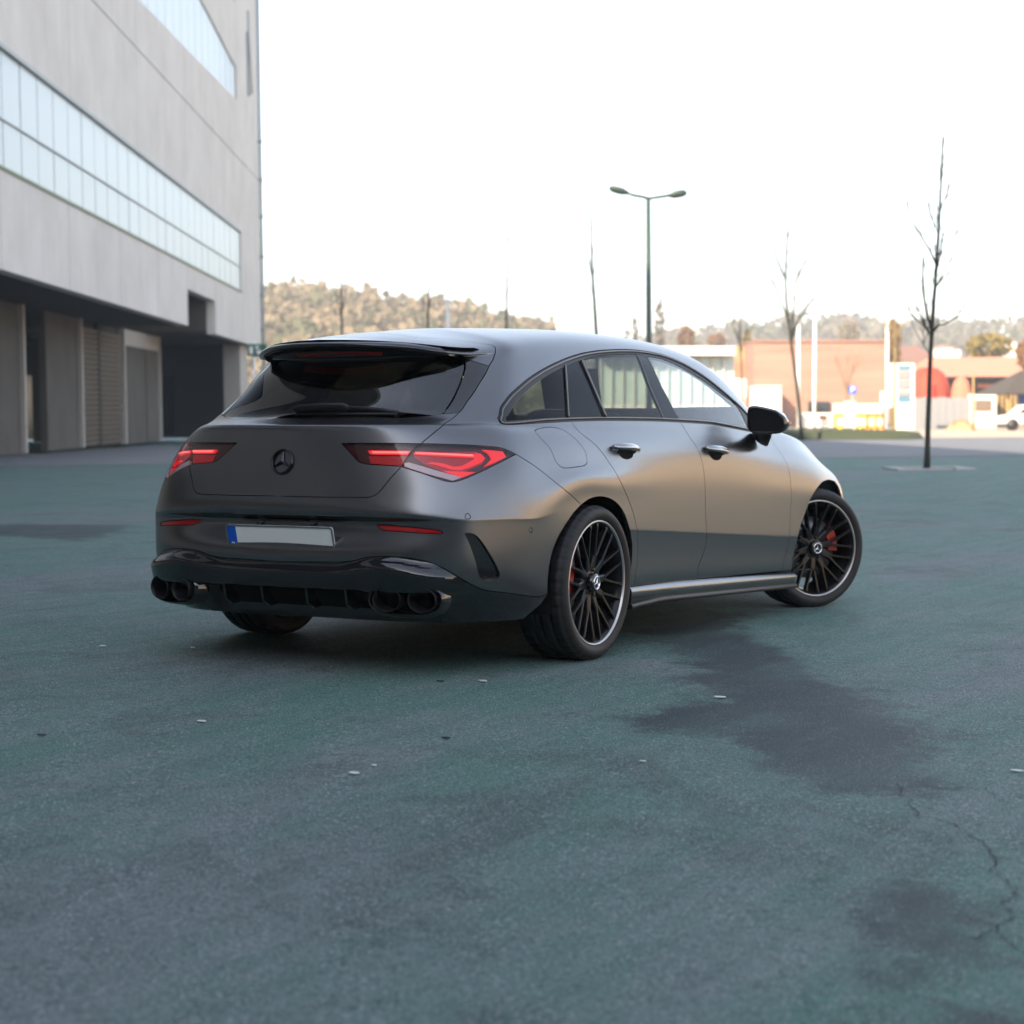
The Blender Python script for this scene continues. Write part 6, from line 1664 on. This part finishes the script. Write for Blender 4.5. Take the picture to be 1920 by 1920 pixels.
def leafy(d, u, vb, vt, wpx, mt1, lb, n=260, cat='tree', name='leafy_tree', seed=1, group=None, squash=1.0):
    rnd = random.Random(seed); b = W(d, dlat(u, 800, d)[1]); r = empty(name, b, label=lb, cat=cat, group=group)
    top, bot = PX(u, vt, d), PX(u, vb, d); c = (top+bot)/2; rx = wpx/2/1920/FK*d; rz = (top.z-bot.z)/2
    mb = MB(); mb.tube([b, b+(c-b)*.6, c], [.25, .2, .1], 7)
    for k in range(5): mb.tube([b+(c-b)*.7, c+Vector((rx*.6*math.cos(k*1.3), rx*.6*math.sin(k*1.3), rz*.3))], [.1, .04], 5)
    child('trunk', mb, M_BARK, r)
    mb = MB(); crown_mesh(mb, c, rx, rz, n, rnd, size=max(.25, rx*.13)); o = child('crown', mb, mt1, r)
    return r
leafy(175, 1853, 672, 627, 96, M_YLEAF, 'rounded yellow leaved tree above the tiled roof', 420, seed=2)
leafy(140, 1925, 690, 640, 46, M_OLEAF, 'golden tree at the right edge above the tiled roof', 220, seed=3)
leafy(210, 1287, 668, 612, 40, M_OLEAF, 'orange brown tree above the glass pavilion roof', 260, seed=4)
leafy(190, 1402, 690, 620, 26, M_YLEAF, 'narrow ochre tree at the left corner of the brick hall', 160, seed=5)
leafy(230, 1237, 680, 560, 22, M_HAZEL, 'tall narrow grey poplar right of the street lamp', 260, seed=6)
leafy(230, 1191, 690, 590, 14, M_HAZEL, 'faint slender poplar left of the street lamp', 140, seed=7)
leafy(165, 1675, 690, 600, 36, M_OLEAF, 'ochre tree rising behind the price totem', 260, seed=8)
leafy(240, 1345, 655, 626, 40, M_OLEAF, 'low orange tree on the rise behind the pavilion', 200, seed=9)
leafy(250, 1590, 645, 602, 46, M_BROWN, 'brown tree rising behind the brick hall roof', 260, seed=10)

# wooded hills: terrain plus a wood that reads as one mass
M_HILL = mat('hill_earth', (.27, .21, .14), rough=.95, noise=(.02, .6, (.21, .17, .11)))
def ridge(us, vs, d, depth, name, seed, nclump, mts, csize, uspan):
    rnd = random.Random(seed)
    us = np.array(us, float); vs = np.array(vs, float)
    U_ = np.linspace(us[0], us[-1], 60); V_ = np.interp(U_, us, vs)
    rows = []
    for f in (0, .35, .7, 1.0, 1.6):
        r = []
        for u, v in zip(U_, V_):
            top = PX(u, v, d); base = W(d-depth*(1-f), dlat(u, 800, d)[1]*(d-depth*(1-f))/d)
            z = base.z-1+(top.z-base.z-csize*1.05+1)*(math.sin(min(f, 1)*math.pi/2)**1.2 if f <= 1 else .8)
            r.append(Vector((base.x, base.y, z)))
        rows.append(r)
    n = len(U_); mb = MB(); mb.add([p for r in rows for p in r], [(i*n+k, i*n+k+1, (i+1)*n+k+1, (i+1)*n+k) for i in range(4) for k in range(n-1)], True)
    tag(mb.build(name, M_HILL), kind='structure')
    mbs = [MB() for _ in mts]
    R0 = np.array([[tuple(p) for p in r] for r in rows[:4]])
    for i in range(nclump):
        k = rnd.uniform(0, n-1.001); f = 3-3*rnd.random()**1.4
        a, b = int(k), int(min(f, 2.999)); fa, fb = k-a, min(f, 2.999)-b
        q = (R0[b, a]*(1-fa)+R0[b, a+1]*fa)*(1-fb)+(R0[b+1, a]*(1-fa)+R0[b+1, a+1]*fa)*fb
        s = csize*rnd.uniform(.45, 1.1)
        j = rnd.choices(range(len(mts)), [m_[1] for m_ in mts])[0]
        crown_mesh(mbs[j], Vector(q)+Vector((0, 0, s*.45)), s*.62, s*.72, 46, rnd, size=s*.13)
    for mbx, m_ in zip(mbs, mts):
        tag(mbx.build('hillside_wood', m_[0], fix=False), kind='stuff', label=m_[2], cat='wood')
ridge([200, 430, 500, 530, 560, 610, 640, 665, 690, 705, 735, 760, 800, 840, 880, 900, 930, 960, 985, 1010, 1030, 1045], [560, 545, 543, 541, 537, 540, 548, 545, 539, 556, 566, 565, 566, 569, 574, 583, 594, 603, 604, 599, 606, 640], 330, 130, 'left_hill', 21, 900,
      [(M_PINE, .34, 'green pines along the crest of the left hill'), (M_BROWN, .66, 'bare brown wood covering the slope of the left hill')], 5.2, None)
ridge([1030, 1180, 1240, 1290, 1340, 1360, 1400, 1440, 1480, 1530, 1560, 1590, 1640, 1680, 1720, 1760, 1800, 1840, 1870, 1900, 1960, 2100, 2300], [640, 632, 626, 622, 618, 612, 608, 604, 600, 597, 594, 592, 600, 604, 604, 600, 603, 603, 597, 593, 590, 585, 590], 520, 180, 'right_hill', 22, 1000,
      [(M_PINE, .45, 'green pines along the crest of the right hill'), (M_HAZEL, .55, 'grey brown wood on the slope of the right hill')], 7.0, None)

# ------------------------------------------------------------------ the rest of the square, out of view: placed and toned for what paint and panes mirror
def row(d0, l0, d1, l1, h, dep, mt1, name, lb, bays=10):
    a, b = W(d0, l0), W(d1, l1); t = (b-a).normalized(); nrm = Vector((t.y, -t.x, 0)); L_ = (b-a).length
    r = empty(name, (a+b)/2, label=lb, cat='building')
    def Q(s, z, w_): return a+t*s+nrm*w_+Vector((0, 0, z))
    mb = MB(); mb.prism([(0, -.3), (L_, -.3), (L_, h), (0, h)], 0, dep, Q); child('wall', mb, mt1, r)
    mb = MB(); mb.prism([(-.4, h+.01), (L_+.4, h+.01), (L_+.4, h+.5), (-.4, h+.5)], -.4, dep+.4, Q); child('roof', mb, M_TILED, r)
    for i in range(bays):
        s = L_*(i+.5)/bays
        for z in np.arange(1.0, h-1.6, 3.0):
            mb = MB(); mb.prism([(s-.7, z), (s+.7, z), (s+.7, z+1.5), (s-.7, z+1.5)], -.03, .1, Q); child('window', mb, M_DGLASS, r)
    return r
M_CREAM = mat('cream_render', (.72, .55, .38), rough=.9)
row(150, 62, 92, 66, 10, 14, M_CREAM, 'side_terrace', 'cream terrace far out of view on the right, beyond the sunlit road')
row(84, 64, 30, 58, 9, 14, M_CREAM, 'side_terrace', 'cream terrace out of view on the right, level with the trees')
row(22, 58, -40, 56, 8, 14, M_CREAM, 'side_terrace', 'long cream terrace out of view on the right, behind the viewer')
row(-14, -18, -14, 15, 9, 14, mat('dark_stand', (.07, .065, .06), rough=.8), 'rear_stand', 'grey concrete stand out of view behind the viewer')
ridge([2200, 2600, 3200, 4200, 6500], [590, 585, 590, 588, 592], 520, 150, 'side_hill', 25, 160, [(M_HAZEL, 1.0, 'grey brown wood on the hill out of view on the right')], 9.0, None)

# thin warm haze over the whole place; the sky stays outside it
mb = MB(); mb.box(-220, -420, -6, 800, 820, 60)
M_HAZE = bpy.data.materials.new('haze'); M_HAZE.use_nodes = True
hn = M_HAZE.node_tree; hn.nodes.clear()
ho = hn.nodes.new('ShaderNodeOutputMaterial'); hv = hn.nodes.new('ShaderNodeVolumePrincipled')
hv.inputs['Color'].default_value = (.96, .96, .95, 1); hv.inputs['Density'].default_value = .0010; hv.inputs['Anisotropy'].default_value = .2
hn.links.new(hv.outputs[0], ho.inputs['Volume'])
tag(mb.build('haze', M_HAZE), kind='stuff', label='thin pale haze over the lot and hills', cat='haze')
